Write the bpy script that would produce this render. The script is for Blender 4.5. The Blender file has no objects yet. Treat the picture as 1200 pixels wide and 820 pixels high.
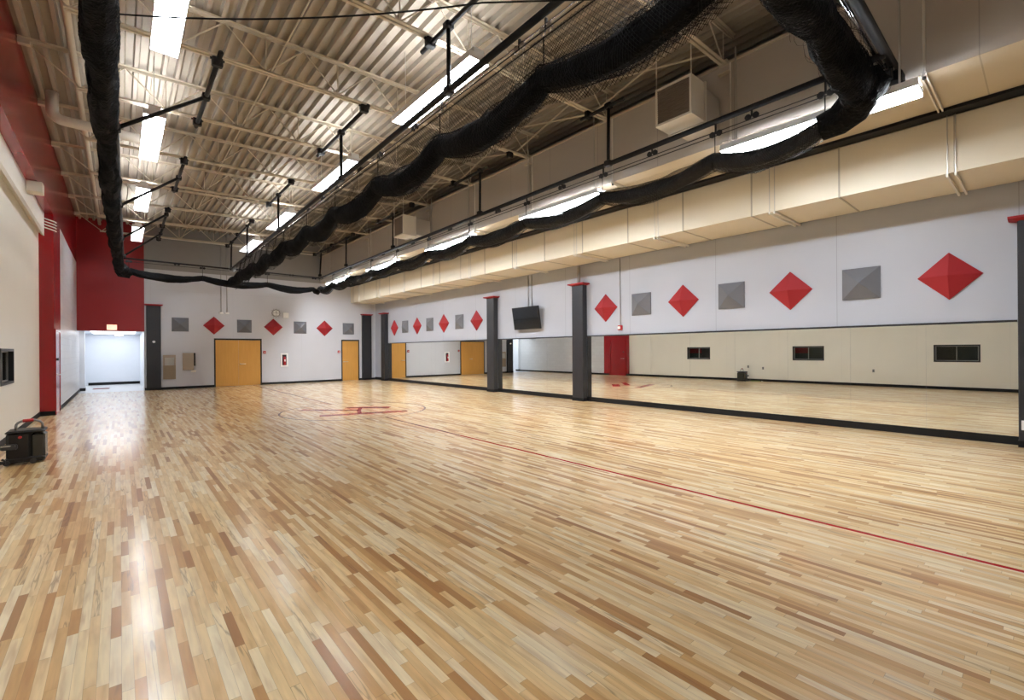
import bpy, math, random
from mathutils import Vector, Matrix
random.seed(7)
S = bpy.context.scene
COL = S.collection
PI = math.pi

# ------------------------------------------------------------------ helpers
def lin(c):
    return tuple(((v/255)/12.92 if v/255 <= .04045 else ((v/255+.055)/1.055)**2.4) for v in c) + (1.0,)

class MB:
    """collects shapes, built as ONE mesh object"""
    def __init__(s):
        s.v = []; s.f = []; s.mi = []; s.cur = 0
    def face(s, idx):
        s.f.append(tuple(idx)); s.mi.append(s.cur)
    def box(s, x0, x1, y0, y1, z0, z1):
        b = len(s.v)
        x0, x1 = min(x0, x1), max(x0, x1); y0, y1 = min(y0, y1), max(y0, y1); z0, z1 = min(z0, z1), max(z0, z1)
        s.v += [(x, y, z) for z in (z0, z1) for y in (y0, y1) for x in (x0, x1)]
        for q in ((0, 2, 3, 1), (4, 5, 7, 6), (0, 1, 5, 4), (2, 6, 7, 3), (0, 4, 6, 2), (1, 3, 7, 5)):
            s.face(b+i for i in q)
        return s
    def hexa(s, pts):
        """8 points: bottom ring of four then top ring of four"""
        b = len(s.v); s.v += [tuple(p) for p in pts]
        for q in ((3, 2, 1, 0), (4, 5, 6, 7), (0, 1, 5, 4), (1, 2, 6, 5), (2, 3, 7, 6), (3, 0, 4, 7)):
            s.face(b+i for i in q)
        return s
    def bevbox(s, x0, x1, y0, y1, z0, z1, c=.01):
        """box with chamfered vertical edges and chamfered rims"""
        def ring(z, i):
            a, b_, e, d = x0+i, x1-i, y0+i, y1-i
            return [(a+c, e, z), (b_-c, e, z), (b_, e+c, z), (b_, d-c, z), (b_-c, d, z), (a+c, d, z), (a, d-c, z), (a, e+c, z)]
        rs = [ring(z0, c), ring(z0+c, 0), ring(z1-c, 0), ring(z1, c)]
        s.loft(rs, True)
        return s
    def loft(s, rings, caps=True):
        n = len(rings[0]); b = len(s.v)
        for r in rings: s.v += [tuple(p) for p in r]
        for k in range(len(rings)-1):
            for i in range(n):
                j = (i+1) % n
                s.face((b+k*n+i, b+k*n+j, b+(k+1)*n+j, b+(k+1)*n+i))
        if caps:
            s.face(b+i for i in reversed(range(n)))
            m = b+(len(rings)-1)*n
            s.face(m+i for i in range(n))
        return s
    def tube(s, pts, r, n=8, caps=True):
        pts = [Vector(p) for p in pts]
        rr = r if isinstance(r, (list, tuple)) else [r]*len(pts)
        rings = []; up = None
        for i, p in enumerate(pts):
            if i == 0: t = pts[1]-p
            elif i == len(pts)-1: t = p-pts[i-1]
            else: t = (pts[i+1]-p).normalized()+(p-pts[i-1]).normalized()
            t.normalize()
            if up is None:
                a = Vector((0, 0, 1)) if abs(t.z) < .9 else Vector((0, 1, 0))
                up = (a-t*a.dot(t)).normalized()
            else:
                up = (up-t*up.dot(t)).normalized()
            w = t.cross(up)
            rings.append([p+(up*math.cos(2*PI*k/n)+w*math.sin(2*PI*k/n))*rr[i] for k in range(n)])
        return s.loft(rings, caps)
    def disc(s, c, axis, r, h, n=20):
        c = Vector(c); a = Vector(axis).normalized()*h
        return s.tube([c, c+a], r, n)
    def build(s, name, mat, parent=None, loc=None, smooth=False):
        """verts are given in world coordinates; loc = origin of the object"""
        if parent is not None:
            o = Vector(parent.get('_o', (0, 0, 0)))
        else:
            if loc is None:
                xs, ys, zs = zip(*s.v)
                loc = ((min(xs)+max(xs))/2, (min(ys)+max(ys))/2, min(zs))
            o = Vector(loc)
        me = bpy.data.meshes.new(name)
        me.from_pydata([tuple(Vector(p)-o) for p in s.v], [], s.f)
        mats = mat if isinstance(mat, (list, tuple)) else [mat]
        for m in mats: me.materials.append(m)
        me.polygons.foreach_set('material_index', s.mi)
        if smooth: me.polygons.foreach_set('use_smooth', [True]*len(s.f))
        me.update()
        ob = bpy.data.objects.new(name, me); COL.objects.link(ob)
        ORI[ob.name] = o
        if parent is not None: ob.parent = parent
        else: ob.location = o
        return ob

ORI = {}
class P:
    """parent proxy with a known origin"""
    pass

def build(mb, name, mat, parent=None, loc=None, smooth=False):
    if parent is None: return mb.build(name, mat, None, loc, smooth)
    o = ORI[parent.name]
    me_o = Vector(o)
    me = bpy.data.meshes.new(name)
    me.from_pydata([tuple(Vector(p)-me_o) for p in mb.v], [], mb.f)
    for m in (mat if isinstance(mat, (list, tuple)) else [mat]): me.materials.append(m)
    me.polygons.foreach_set('material_index', mb.mi)
    if smooth: me.polygons.foreach_set('use_smooth', [True]*len(mb.f))
    me.update()
    ob = bpy.data.objects.new(name, me); COL.objects.link(ob)
    ORI[ob.name] = me_o
    ob.parent = parent
    return ob

def thing(name, label, cat, loc, group=None):
    o = bpy.data.objects.new(name, None); COL.objects.link(o)
    o.location = loc; o.empty_display_size = .1
    ORI[o.name] = Vector(loc)
    o['label'] = label; o['category'] = cat
    if group: o['group'] = group
    return o
def tag(o, label, cat, group=None, kind=None):
    o['label'] = label; o['category'] = cat
    if group: o['group'] = group
    if kind: o['kind'] = kind
    return o
def struct(mb, name, mat, parent=None, loc=None, smooth=False):
    o = build(mb, name, mat, parent, loc if (loc is not None or parent is not None) else None, smooth)
    if parent is None: o['kind'] = 'structure'
    return o
def copy_tree(o, parent=None):
    c = o.copy(); COL.objects.link(c)
    if parent is not None: c.parent = parent
    ORI[c.name] = ORI[o.name]
    for ch in list(o.children): copy_tree(ch, c)
    return c

# ------------------------------------------------------------------ materials
def nt(name):
    m = bpy.data.materials.new(name); m.use_nodes = True
    t = m.node_tree; b = t.nodes['Principled BSDF']
    return m, t, b
def N(t, typ, **kw):
    n = t.nodes.new(typ)
    for k, v in kw.items(): setattr(n, k, v)
    return n
def M(t, op, a, b=None, c=None):
    n = t.nodes.new('ShaderNodeMath'); n.operation = op
    for i, x in enumerate((a, b, c)):
        if x is None: continue
        if isinstance(x, (int, float)): n.inputs[i].default_value = x
        else: t.links.new(x, n.inputs[i])
    return n.outputs[0]
def mixc(t, f, a, b):
    n = t.nodes.new('ShaderNodeMix'); n.data_type = 'RGBA'
    if isinstance(f, (int, float)): n.inputs[0].default_value = f
    else: t.links.new(f, n.inputs[0])
    for k, x in ((6, a), (7, b)):
        if isinstance(x, tuple): n.inputs[k].default_value = x
        else: t.links.new(x, n.inputs[k])
    return n.outputs[2]
def simple(name, rgb, rough=.5, metal=0., var=.04, scale=6., bump=0., spec=.5, coat=0.):
    m, t, b = nt(name)
    g = N(t, 'ShaderNodeNewGeometry')
    no = N(t, 'ShaderNodeTexNoise'); no.inputs['Scale'].default_value = scale; no.inputs['Detail'].default_value = 4
    t.links.new(g.outputs['Position'], no.inputs['Vector'])
    c = lin(rgb)
    d = tuple(max(0, x*(1-var)) for x in c[:3])+(1,); u = tuple(min(1, x*(1+var)) for x in c[:3])+(1,)
    t.links.new(mixc(t, no.outputs['Fac'], d, u), b.inputs['Base Color'])
    b.inputs['Roughness'].default_value = rough; b.inputs['Metallic'].default_value = metal
    b.inputs['Specular IOR Level'].default_value = spec; b.inputs['Coat Weight'].default_value = coat
    if bump:
        bp = N(t, 'ShaderNodeBump'); bp.inputs['Strength'].default_value = bump; bp.inputs['Distance'].default_value = .01
        n2 = N(t, 'ShaderNodeTexNoise'); n2.inputs['Scale'].default_value = scale*12; t.links.new(g.outputs['Position'], n2.inputs['Vector'])
        t.links.new(n2.outputs['Fac'], bp.inputs['Height']); t.links.new(bp.outputs['Normal'], b.inputs['Normal'])
    return m
def emit(name, rgb, s):
    m, t, b = nt(name)
    b.inputs['Base Color'].default_value = lin((240, 240, 240))
    b.inputs['Emission Color'].default_value = lin(rgb); b.inputs['Emission Strength'].default_value = s
    return m
def blockmat(name, rgb, rough=.45, bw=.406, bh=.203, joint=.75, bump=.35):
    """painted concrete block"""
    m, t, b = nt(name)
    g = N(t, 'ShaderNodeNewGeometry'); sx = N(t, 'ShaderNodeSeparateXYZ'); t.links.new(g.outputs['Position'], sx.inputs[0])
    cx = N(t, 'ShaderNodeCombineXYZ')
    t.links.new(M(t, 'ADD', sx.outputs[0], sx.outputs[1]), cx.inputs[0]); t.links.new(sx.outputs[2], cx.inputs[1])
    br = N(t, 'ShaderNodeTexBrick'); t.links.new(cx.outputs[0], br.inputs['Vector'])
    br.inputs['Scale'].default_value = 1; br.inputs['Brick Width'].default_value = bw; br.inputs['Row Height'].default_value = bh
    br.inputs['Mortar Size'].default_value = .006; br.inputs['Mortar Smooth'].default_value = .3
    c = lin(rgb)
    br.inputs['Color1'].default_value = c; br.inputs['Color2'].default_value = tuple(x*.95 for x in c[:3])+(1,)
    br.inputs['Mortar'].default_value = tuple(x*joint for x in c[:3])+(1,)
    t.links.new(br.outputs['Color'], b.inputs['Base Color']); b.inputs['Roughness'].default_value = rough
    bp = N(t, 'ShaderNodeBump'); bp.inputs['Strength'].default_value = bump; bp.inputs['Distance'].default_value = .006; bp.invert = True
    t.links.new(br.outputs['Fac'], bp.inputs['Height']); t.links.new(bp.outputs['Normal'], b.inputs['Normal'])
    return m
def panelmat(name, rgb, step, off, rough=.5, axis=1, dark=.72, w=.006, hz=None):
    """painted wall with straight vertical panel joints every `step` metres"""
    m, t, b = nt(name)
    g = N(t, 'ShaderNodeNewGeometry'); sx = N(t, 'ShaderNodeSeparateXYZ'); t.links.new(g.outputs['Position'], sx.inputs[0])
    u = M(t, 'FRACT', M(t, 'DIVIDE', M(t, 'SUBTRACT', sx.outputs[axis], off), step))
    d = M(t, 'MULTIPLY', M(t, 'MINIMUM', u, M(t, 'SUBTRACT', 1., u)), step)
    f = M(t, 'LESS_THAN', d, w)
    if hz is not None:
        f = M(t, 'MAXIMUM', f, M(t, 'LESS_THAN', M(t, 'ABSOLUTE', M(t, 'SUBTRACT', sx.outputs[2], hz)), w))
    no = N(t, 'ShaderNodeTexNoise'); no.inputs['Scale'].default_value = 1.3; no.inputs['Detail'].default_value = 3
    t.links.new(g.outputs['Position'], no.inputs['Vector'])
    c = lin(rgb)
    base = mixc(t, no.outputs['Fac'], tuple(x*.96 for x in c[:3])+(1,), tuple(min(1, x*1.03) for x in c[:3])+(1,))
    t.links.new(mixc(t, f, base, tuple(x*dark for x in c[:3])+(1,)), b.inputs['Base Color'])
    b.inputs['Roughness'].default_value = rough
    return m
def woodfloor(name):
    m, t, b = nt(name)
    g = N(t, 'ShaderNodeNewGeometry'); sx = N(t, 'ShaderNodeSeparateXYZ'); t.links.new(g.outputs['Position'], sx.inputs[0])
    x, y = sx.outputs[0], sx.outputs[1]
    W = .046
    u = M(t, 'DIVIDE', x, W); iu = M(t, 'FLOOR', u); fu = M(t, 'FRACT', u)
    wn = N(t, 'ShaderNodeTexWhiteNoise', noise_dimensions='1D'); t.links.new(iu, wn.inputs['W'])
    hs = N(t, 'ShaderNodeSeparateXYZ'); t.links.new(wn.outputs['Color'], hs.inputs[0])
    L = M(t, 'ADD', .36, M(t, 'MULTIPLY', hs.outputs[1], .6))
    # uneven board lengths: warp y along the strip
    wv = M(t, 'MULTIPLY', M(t, 'SINE', M(t, 'ADD', M(t, 'MULTIPLY', y, 2.1), M(t, 'MULTIPLY', hs.outputs[2], 40.))), .17)
    vv = M(t, 'DIVIDE', M(t, 'ADD', M(t, 'ADD', y, wv), M(t, 'MULTIPLY', hs.outputs[0], 9.7)), L)
    iv = M(t, 'FLOOR', vv); fv = M(t, 'FRACT', vv)
    cb = N(t, 'ShaderNodeCombineXYZ'); t.links.new(iu, cb.inputs[0]); t.links.new(iv, cb.inputs[1])
    w2 = N(t, 'ShaderNodeTexWhiteNoise', noise_dimensions='2D'); t.links.new(cb.outputs[0], w2.inputs['Vector'])
    h2 = N(t, 'ShaderNodeSeparateXYZ'); t.links.new(w2.outputs['Color'], h2.inputs[0])
    rp = N(t, 'ShaderNodeValToRGB'); t.links.new(h2.outputs[0], rp.inputs['Fac'])
    cr = rp.color_ramp
    stops = [(0., FLOORC[0]), (.10, FLOORC[1]), (.28, FLOORC[2]), (.55, FLOORC[3]), (.8, FLOORC[4]), (1., FLOORC[5])]
    cr.elements[0].position = 0; cr.elements[0].color = lin(stops[0][1])
    cr.elements[1].position = 1; cr.elements[1].color = lin(stops[-1][1])
    for p_, c_ in stops[1:-1]:
        e = cr.elements.new(p_); e.color = lin(c_)
    # grain
    gv = N(t, 'ShaderNodeCombineXYZ')
    t.links.new(M(t, 'ADD', M(t, 'MULTIPLY', x, 38.), M(t, 'MULTIPLY', h2.outputs[1], 60.)), gv.inputs[0])
    t.links.new(M(t, 'ADD', M(t, 'MULTIPLY', y, 2.4), M(t, 'MULTIPLY', h2.outputs[2], 60.)), gv.inputs[1])
    gn = N(t, 'ShaderNodeTexNoise'); gn.inputs['Detail'].default_value = 5; gn.inputs['Scale'].default_value = 1.
    gn.inputs['Distortion'].default_value = .3
    t.links.new(gv.outputs[0], gn.inputs['Vector'])
    gr = M(t, 'ADD', .74, M(t, 'MULTIPLY', gn.outputs['Fac'], .52))
    mul = N(t, 'ShaderNodeMix'); mul.data_type = 'RGBA'; mul.blend_type = 'MULTIPLY'; mul.inputs[0].default_value = 1
    t.links.new(rp.outputs['Color'], mul.inputs[6]); t.links.new(gr, mul.inputs[7])
    col = mul.outputs[2]
    # slow colour drift inside each board
    dv = N(t, 'ShaderNodeCombineXYZ')
    t.links.new(M(t, 'ADD', M(t, 'MULTIPLY', x, 24.), M(t, 'MULTIPLY', h2.outputs[2], 83.)), dv.inputs[0])
    t.links.new(M(t, 'ADD', M(t, 'MULTIPLY', y, 3.2), M(t, 'MULTIPLY', h2.outputs[0], 71.)), dv.inputs[1])
    dn = N(t, 'ShaderNodeTexNoise'); dn.inputs['Scale'].default_value = 1.; dn.inputs['Detail'].default_value = 2
    t.links.new(dv.outputs[0], dn.inputs['Vector'])
    dm = N(t, 'ShaderNodeMapRange'); dm.inputs['From Min'].default_value = .48; dm.inputs['From Max'].default_value = .70
    t.links.new(dn.outputs['Fac'], dm.inputs['Value'])
    col = mixc(t, M(t, 'MULTIPLY', dm.outputs[0], .32), col, lin((172, 118, 62)))
    # mineral streaks on a few boards
    sn = N(t, 'ShaderNodeTexNoise'); sn.inputs['Scale'].default_value = 1.; sn.inputs['Detail'].default_value = 3; sn.inputs['Distortion'].default_value = .35
    sv = N(t, 'ShaderNodeCombineXYZ')
    t.links.new(M(t, 'ADD', M(t, 'MULTIPLY', x, 16.), M(t, 'MULTIPLY', h2.outputs[2], 31.)), sv.inputs[0])
    t.links.new(M(t, 'ADD', M(t, 'MULTIPLY', y, 1.0), M(t, 'MULTIPLY', h2.outputs[0], 47.)), sv.inputs[1])
    t.links.new(sv.outputs[0], sn.inputs['Vector'])
    dd = M(t, 'ABSOLUTE', M(t, 'SUBTRACT', sn.outputs['Fac'], .5))
    st = N(t, 'ShaderNodeMapRange'); st.inputs['From Min'].default_value = .0; st.inputs['From Max'].default_value = .028
    st.inputs['To Min'].default_value = 1; st.inputs['To Max'].default_value = 0
    t.links.new(dd, st.inputs['Value'])
    sf = M(t, 'MULTIPLY', st.outputs[0], M(t, 'MULTIPLY', M(t, 'GREATER_THAN', h2.outputs[1], .80), .55))
    col = mixc(t, sf, col, lin((120, 82, 48)))
    sm = N(t, 'ShaderNodeMapRange'); sm.inputs['From Min'].default_value = .56; sm.inputs['From Max'].default_value = .72
    t.links.new(sn.outputs['Fac'], sm.inputs['Value'])
    col = mixc(t, M(t, 'MULTIPLY', sm.outputs[0], .45), col, lin((176, 128, 80)))
    # seams
    e1 = M(t, 'LESS_THAN', M(t, 'MULTIPLY', M(t, 'MINIMUM', fu, M(t, 'SUBTRACT', 1., fu)), W), .0007)
    e2 = M(t, 'LESS_THAN', M(t, 'MULTIPLY', M(t, 'MINIMUM', fv, M(t, 'SUBTRACT', 1., fv)), L), .0011)
    col = mixc(t, M(t, 'MULTIPLY', M(t, 'MAXIMUM', e1, e2), .5), col, lin((120, 84, 50)))
    t.links.new(col, b.inputs['Base Color'])
    # uneven sheen of the finish
    rn = N(t, 'ShaderNodeTexNoise'); rn.inputs['Scale'].default_value = .5; rn.inputs['Detail'].default_value = 4
    t.links.new(g.outputs['Position'], rn.inputs['Vector'])
    t.links.new(M(t, 'ADD', .31, M(t, 'MULTIPLY', rn.outputs['Fac'], .06)), b.inputs['Roughness'])
    b.inputs['Coat Weight'].default_value = .85; b.inputs['Coat Roughness'].default_value = .16; b.inputs['Coat IOR'].default_value = 1.34
    b.inputs['Specular IOR Level'].default_value = .45
    return m
def woodgrain(name, rgb, rgb2, rough=.35):
    m, t, b = nt(name)
    g = N(t, 'ShaderNodeNewGeometry'); mp = N(t, 'ShaderNodeMapping'); mp.inputs['Scale'].default_value = (22, 22, 1.4)
    t.links.new(g.outputs['Position'], mp.inputs['Vector'])
    no = N(t, 'ShaderNodeTexNoise'); no.inputs['Scale'].default_value = 1; no.inputs['Detail'].default_value = 5
    t.links.new(mp.outputs[0], no.inputs['Vector'])
    t.links.new(mixc(t, no.outputs['Fac'], lin(rgb2), lin(rgb)), b.inputs['Base Color']); b.inputs['Roughness'].default_value = rough
    return m
def netmat(name, rgb, rough, spec):
    m, t, b = nt(name)
    g = N(t, 'ShaderNodeNewGeometry')
    no = N(t, 'ShaderNodeTexVoronoi'); no.inputs['Scale'].default_value = 26
    n2 = N(t, 'ShaderNodeTexNoise'); n2.inputs['Scale'].default_value = 14; n2.inputs['Detail'].default_value = 6
    t.links.new(g.outputs['Position'], no.inputs['Vector']); t.links.new(g.outputs['Position'], n2.inputs['Vector'])
    c = lin(rgb)
    t.links.new(mixc(t, n2.outputs['Fac'], tuple(x*.5 for x in c[:3])+(1,), tuple(x*1.4 for x in c[:3])+(1,)), b.inputs['Base Color'])
    b.inputs['Roughness'].default_value = rough; b.inputs['Specular IOR Level'].default_value = spec
    bp = N(t, 'ShaderNodeBump'); bp.inputs['Strength'].default_value = .8; bp.inputs['Distance'].default_value = .02
    t.links.new(M(t, 'ADD', no.outputs['Distance'], n2.outputs['Fac']), bp.inputs['Height']); t.links.new(bp.outputs['Normal'], b.inputs['Normal'])
    return m

FLOORC = [(162, 110, 56), (196, 148, 90), (222, 182, 124), (236, 206, 152), (242, 220, 176), (246, 230, 196)]
LS = 33.0     # brightness of the gym lamps
mt = dict(
    floor=woodfloor('maple_strips'),
    line=simple('red_line_paint', (172, 24, 30), .25),
    grey_line=simple('grey_line_paint', (140, 96, 84), .25),
    grey=panelmat('grey_wall_paint', (172, 176, 186), 2.45, .315, .5),
    grey_far=panelmat('grey_far_wall_paint', (194, 196, 203), 3.0, 1.0, .5, axis=0, hz=4.24, dark=.86, w=.004),
    grey_up=panelmat('upper_wall_paint', (188, 181, 172), 1.455, .54, .5),
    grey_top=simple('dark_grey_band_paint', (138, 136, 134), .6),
    cream=panelmat('cream_wall_paint', (226, 221, 208), 2.43, .9, .38, dark=.9, w=.004),
    ivory=panelmat('ivory_duct_paint', (222, 213, 191), 1.455, 2.37, .42, dark=.7, w=.008),
    ivory_plain=simple('ivory_paint', (222, 213, 191), .45),
    flange=simple('duct_flange_paint', (176, 168, 150), .5),
    soffit=panelmat('soffit_paint', (190, 178, 156), 2.91, .54, .5, dark=.7, w=.008),
    block=blockmat('grey_block_paint', (206, 207, 210), .3, joint=.85),
    dark=blockmat('charcoal_block_paint', (33, 34, 39), .45, joint=.72),
    red=simple('red_wall_paint', (138, 14, 22), .4, var=.05),
    redg=simple('red_gloss_paint', (138, 15, 23), .22, var=.05),
    red_tile=simple('red_panel_fabric', (148, 20, 30), .7, var=.05, bump=.1),
    grey_tile=simple('grey_panel_fabric', (102, 104, 110), .75, var=.06, bump=.1),
    black=simple('black_rubber', (13, 13, 15), .6, spec=.3),
    pipe=simple('black_pipe_paint', (19, 19, 21), .5, spec=.3),
    net=netmat('black_netting', (14, 14, 15), .8, .12),
    net_gloss=netmat('glossy_black_netting', (12, 12, 13), .38, .5),
    strand=simple('black_net_cord', (12, 12, 13), .7, spec=.2),
    deck=simple('painted_roof_deck', (158, 149, 135), .6, var=.05),
    joist=simple('joist_paint', (200, 190, 170), .55, var=.05),
    white=simple('white_enamel', (236, 236, 234), .4),
    offwhite=simple('offwhite_paint', (222, 218, 208), .45),
    lens=emit('lamp_lens', (243, 248, 255), LS),
    uplens=emit('lamp_uplight', (246, 249, 255), LS*2.2),
    lens_r=emit('lamp_lens_wall_row', (243, 248, 255), LS*2.6),
    uplens_r=emit('lamp_uplight_wall_row', (243, 248, 255), LS*5.),
    lens_c=emit('corridor_lamp', (246, 250, 255), 3.),
    steel=simple('brushed_steel', (190, 188, 182), .3, metal=.9),
    chrome=simple('chrome_fitting', (200, 200, 205), .18, metal=1.),
    alu=simple('aluminium_frame', (150, 150, 148), .4, metal=.6),
    dframe=simple('dark_frame_paint', (28, 28, 30), .4),
    doorwood=woodgrain('oak_door_veneer', (206, 154, 76), (186, 134, 60), .35),
    grille=simple('vent_grille_metal', (110, 98, 88), .6),
    beige=simple('beige_enamel', (158, 145, 130), .45),
    tan=simple('tan_enamel', (146, 128, 106), .5),
    screen=simple('tv_screen_glass', (14, 14, 16), .12, coat=.3),
    plastic=simple('black_plastic', (13, 13, 14), .4, var=.1),
    dgrey=simple('dark_grey_plastic', (52, 52, 54), .4),
    tank=simple('smoked_tank_plastic', (48, 47, 42), .25),
    redpl=simple('red_plastic', (170, 22, 30), .4),
    green=simple('green_hose_rubber', (86, 120, 40), .5),
    exit=emit('exit_sign_face', (255, 205, 170), 1.0),
    exit_t=emit('exit_sign_letters', (235, 120, 80), .9),
    corr=simple('white_corridor_paint', (226, 230, 236), .4, var=.02),
    corr_floor=simple('pale_corridor_tile', (214, 214, 214), .25, var=.03),
    mat=simple('red_floor_mat', (120, 52, 52), .9, var=.2, scale=30),
    glassd=simple('dark_window_view', (58, 60, 58), .3),
    glassr=simple('red_window_view', (120, 16, 22), .4),
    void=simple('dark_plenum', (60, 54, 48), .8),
)
# mirror glass
m_, t_, b_ = nt('mirror_glass'); b_.inputs['Base Color'].default_value = (.88, .90, .87, 1); b_.inputs['Metallic'].default_value = 1; b_.inputs['Roughness'].default_value = .0
mt['mirror'] = m_
m_, t_, b_ = nt('window_glass'); b_.inputs['Base Color'].default_value = (.9, .93, .92, 1); b_.inputs['Roughness'].default_value = .03; b_.inputs['Transmission Weight'].default_value = 1.; b_.inputs['IOR'].default_value = 1.1
mt['glass'] = m_

# ------------------------------------------------------------------ dimensions (metres)
W = 10.906      # mirror wall
FY = 24.573     # end wall
XU = 7.918      # upper wall face above the mirror side
XL = -1.533     # cream wall
XB = -1.267     # red bulkhead / block wall face
ZS = 5.10       # underside of the bulkheads
YB = -4.5       # wall behind the camera
YP = 16.45      # where the cream recess ends
def zb(x): return 6.20+.028*x
def zt(x): return 6.84+.028*x

# ------------------------------------------------------------------ room shell
b = MB(); b.box(-1.8, 11.1, YB-.2, FY, -.12, 0); struct(b, 'floor', mt['floor'], loc=(0, 0, 0))
b = MB(); b.box(XB-.5, .95, FY, 30.6, -.12, -.0005); struct(b, 'floor_corridor', mt['corr_floor'])
# painted court lines
def strip_line(b, p0, p1, w, z0=.0002, z1=.0012):
    p0 = Vector((p0[0], p0[1], 0)); p1 = Vector((p1[0], p1[1], 0)); d = (p1-p0).normalized(); n = Vector((-d.y, d.x, 0))*w/2
    q = [p0-n, p0+n, p1+n, p1-n]
    b.hexa([(v.x, v.y, z0) for v in q]+[(v.x, v.y, z1) for v in q])
b = MB(); strip_line(b, (4.79, YB), (4.79, 10.22), .046); strip_line(b, (4.79, 13.94), (4.79, FY-.1), .05)
tag(build(b, 'court_line', mt['line']), 'long straight red line painted down the middle of the maple floor', 'court line')
b = MB(); CXY = (4.79, 12.08); n = 96
for r0, r1 in ((1.80, 1.85),):
    i0 = len(b.v)
    for k in range(n):
        a = 2*PI*k/n
        for r in (r0, r1):
            for z in (.0002, .0012): b.v.append((CXY[0]+r*math.cos(a), CXY[1]+r*math.sin(a), z))
    for k in range(n):
        j = (k+1) % n; A = i0+4*k; B = i0+4*j
        b.face((A+1, A+3, B+3, B+1)); b.face((A, A+1, B+1, B)); b.face((A+2, B+2, B+3, A+3)); b.face((A, B, B+2, A+2))
tag(build(b, 'center_circle', mt['grey_line']), 'faint grey circle painted at the centre of the maple floor', 'court circle')
b = MB()
for p0, p1, w in (((3.70, 13.1), (4.87, 12.0), .24), ((3.70, 11.58), (5.72, 10.95), .30), ((4.80, 12.75), (5.72, 11.98), .32), ((4.60, 11.33), (4.85, 12.0), .10), ((4.86, 12.0), (5.1, 12.5), .10)):
    strip_line(b, p0, p1, w)
tag(build(b, 'floor_emblem', mt['line']), 'red stroked emblem painted inside the floor circle', 'floor emblem')

# roof deck: trapezoid ribs running down the room
b = MB(); pitch = .203; x = XB-.25; prof = []
while x < 11.05:
    for dx, dz in ((0, .085), (.105, .085), (.125, 0), (.183, 0)):
        prof.append((x+dx, zt(x+dx)+dz))
    x += pitch
i0 = len(b.v)
for (px, pz) in prof: b.v += [(px, YB-.1, pz), (px, FY+.1, pz)]
for k in range(len(prof)-1): b.face((i0+2*k, i0+2*k+1, i0+2*k+3, i0+2*k+2))
# upper skin gives it thickness
i1 = len(b.v)
xa, xb2 = prof[0][0], prof[-1][0]
b.v += [(xa, YB-.1, zt(xa)+.12), (xa, FY+.1, zt(xa)+.12), (xb2, YB-.1, zt(xb2)+.12), (xb2, FY+.1, zt(xb2)+.12)]
b.face((i1, i1+2, i1+3, i1+1))
struct(b, 'ceiling', mt['deck'], loc=(0, 0, 6.8))

# right wall (lower), soffit, upper bulkhead wall
b = MB(); b.box(W, W+.2, YB, FY+.2, 0, ZS+.1); struct(b, 'wall_right', mt['grey'])
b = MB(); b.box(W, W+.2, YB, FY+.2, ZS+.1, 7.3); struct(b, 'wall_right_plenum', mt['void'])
b = MB(); b.box(XU, XU+.16, YB, FY, ZS, 6.42); struct(b, 'wall_right_upper', mt['grey_up'])
b = MB(); b.box(XU+.16, W, YB, FY, ZS, ZS+.08); b.box(XU+.0005, XU+.16, YB, FY, ZS-.004, ZS-.0005); struct(b, 'ceiling_soffit', mt['soffit'])
b = MB(); b.box(XU-.03, XU+.2, YB, FY, 6.42, 6.46); struct(b, 'trim_1', mt['joist'])      # bearing angle on top of the upper wall
# end wall with the corridor opening (red above it)
b = MB()
b.box(.79, W, FY, FY+.2, 0, 5.1); b.cur = 0
b.cur = 1; b.box(XB-.3, .79, FY, FY+.2, 2.45, 5.1)
b.cur = 1; b.box(XB-.3, .79, FY, FY+.2, 5.1, 7.4)
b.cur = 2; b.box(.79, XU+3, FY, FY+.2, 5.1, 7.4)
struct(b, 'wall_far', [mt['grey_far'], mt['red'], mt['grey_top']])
b = MB(); b.box(-1.8, 11.1, YB-.2, YB, 0, 7.4); struct(b, 'wall_back', mt['grey_far'])
# left: cream recess wall with three window holes, red bulkhead, pilaster, block wall
WIN = [(11.485, 12.745), (6.70-.30, 7.96-.34), (1.62, 2.86)]
WIN = [(11.48, 12.74), (6.40, 7.63), (1.62, 2.86)]
b = MB(); ys = [YB]
for a, c in sorted(WIN): ys += [a, c]
ys.append(YP)
for k in range(0, len(ys)-1):
    y0, y1 = ys[k], ys[k+1]
    if k % 2 == 0: b.box(XL-.2, XL, y0, y1, 0, ZS)
    else:
        b.box(XL-.2, XL, y0, y1, 0, 1.02); b.box(XL-.2, XL, y0, y1, 1.66, ZS)
struct(b, 'wall_left', mt['cream'])
b = MB(); b.box(XL, XL+.10, YB, YP, 4.60, ZS); struct(b, 'trim_2', mt['offwhite'])          # white ledge over the cream wall
b = MB(); b.box(XL-.2, XB, YB, YP, ZS, 7.0); b.box(XL-.2, XB, YP, 18.15, 0, 7.0); b.box(XL-.2, XB, 18.15, FY, ZS, 7.0)
struct(b, 'wall_left_red', mt['redg'])
b = MB(); b.box(XL-.2, XB, 18.15, 26.3, 0, ZS); struct(b, 'wall_left_block', mt['block'])
# corridor beyond the opening
b = MB(); b.box(XB-.2, 1.0, 30.35, 30.5, 0, 2.6); b.box(.79, .99, FY+.2, 30.35, 0, 2.6); b.box(XB-.2, XB, 26.3, 30.35, 0, 2.6)
b.box(XB, XB+.16, 26.1, 26.4, 0, 2.5)
struct(b, 'wall_corridor', mt['corr'])
b = MB(); b.box(XB-.2, 1.0, FY+.2, 30.5, 2.52, 2.62); struct(b, 'ceiling_corridor', mt['corr'])
b = MB(); b.box(XB, .79, FY-.004, FY+.2, 2.45, 2.46); b.box(.775, .79, FY-.004, FY+.2, 0, 2.45); struct(b, 'trim_3', mt['corr'])

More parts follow.
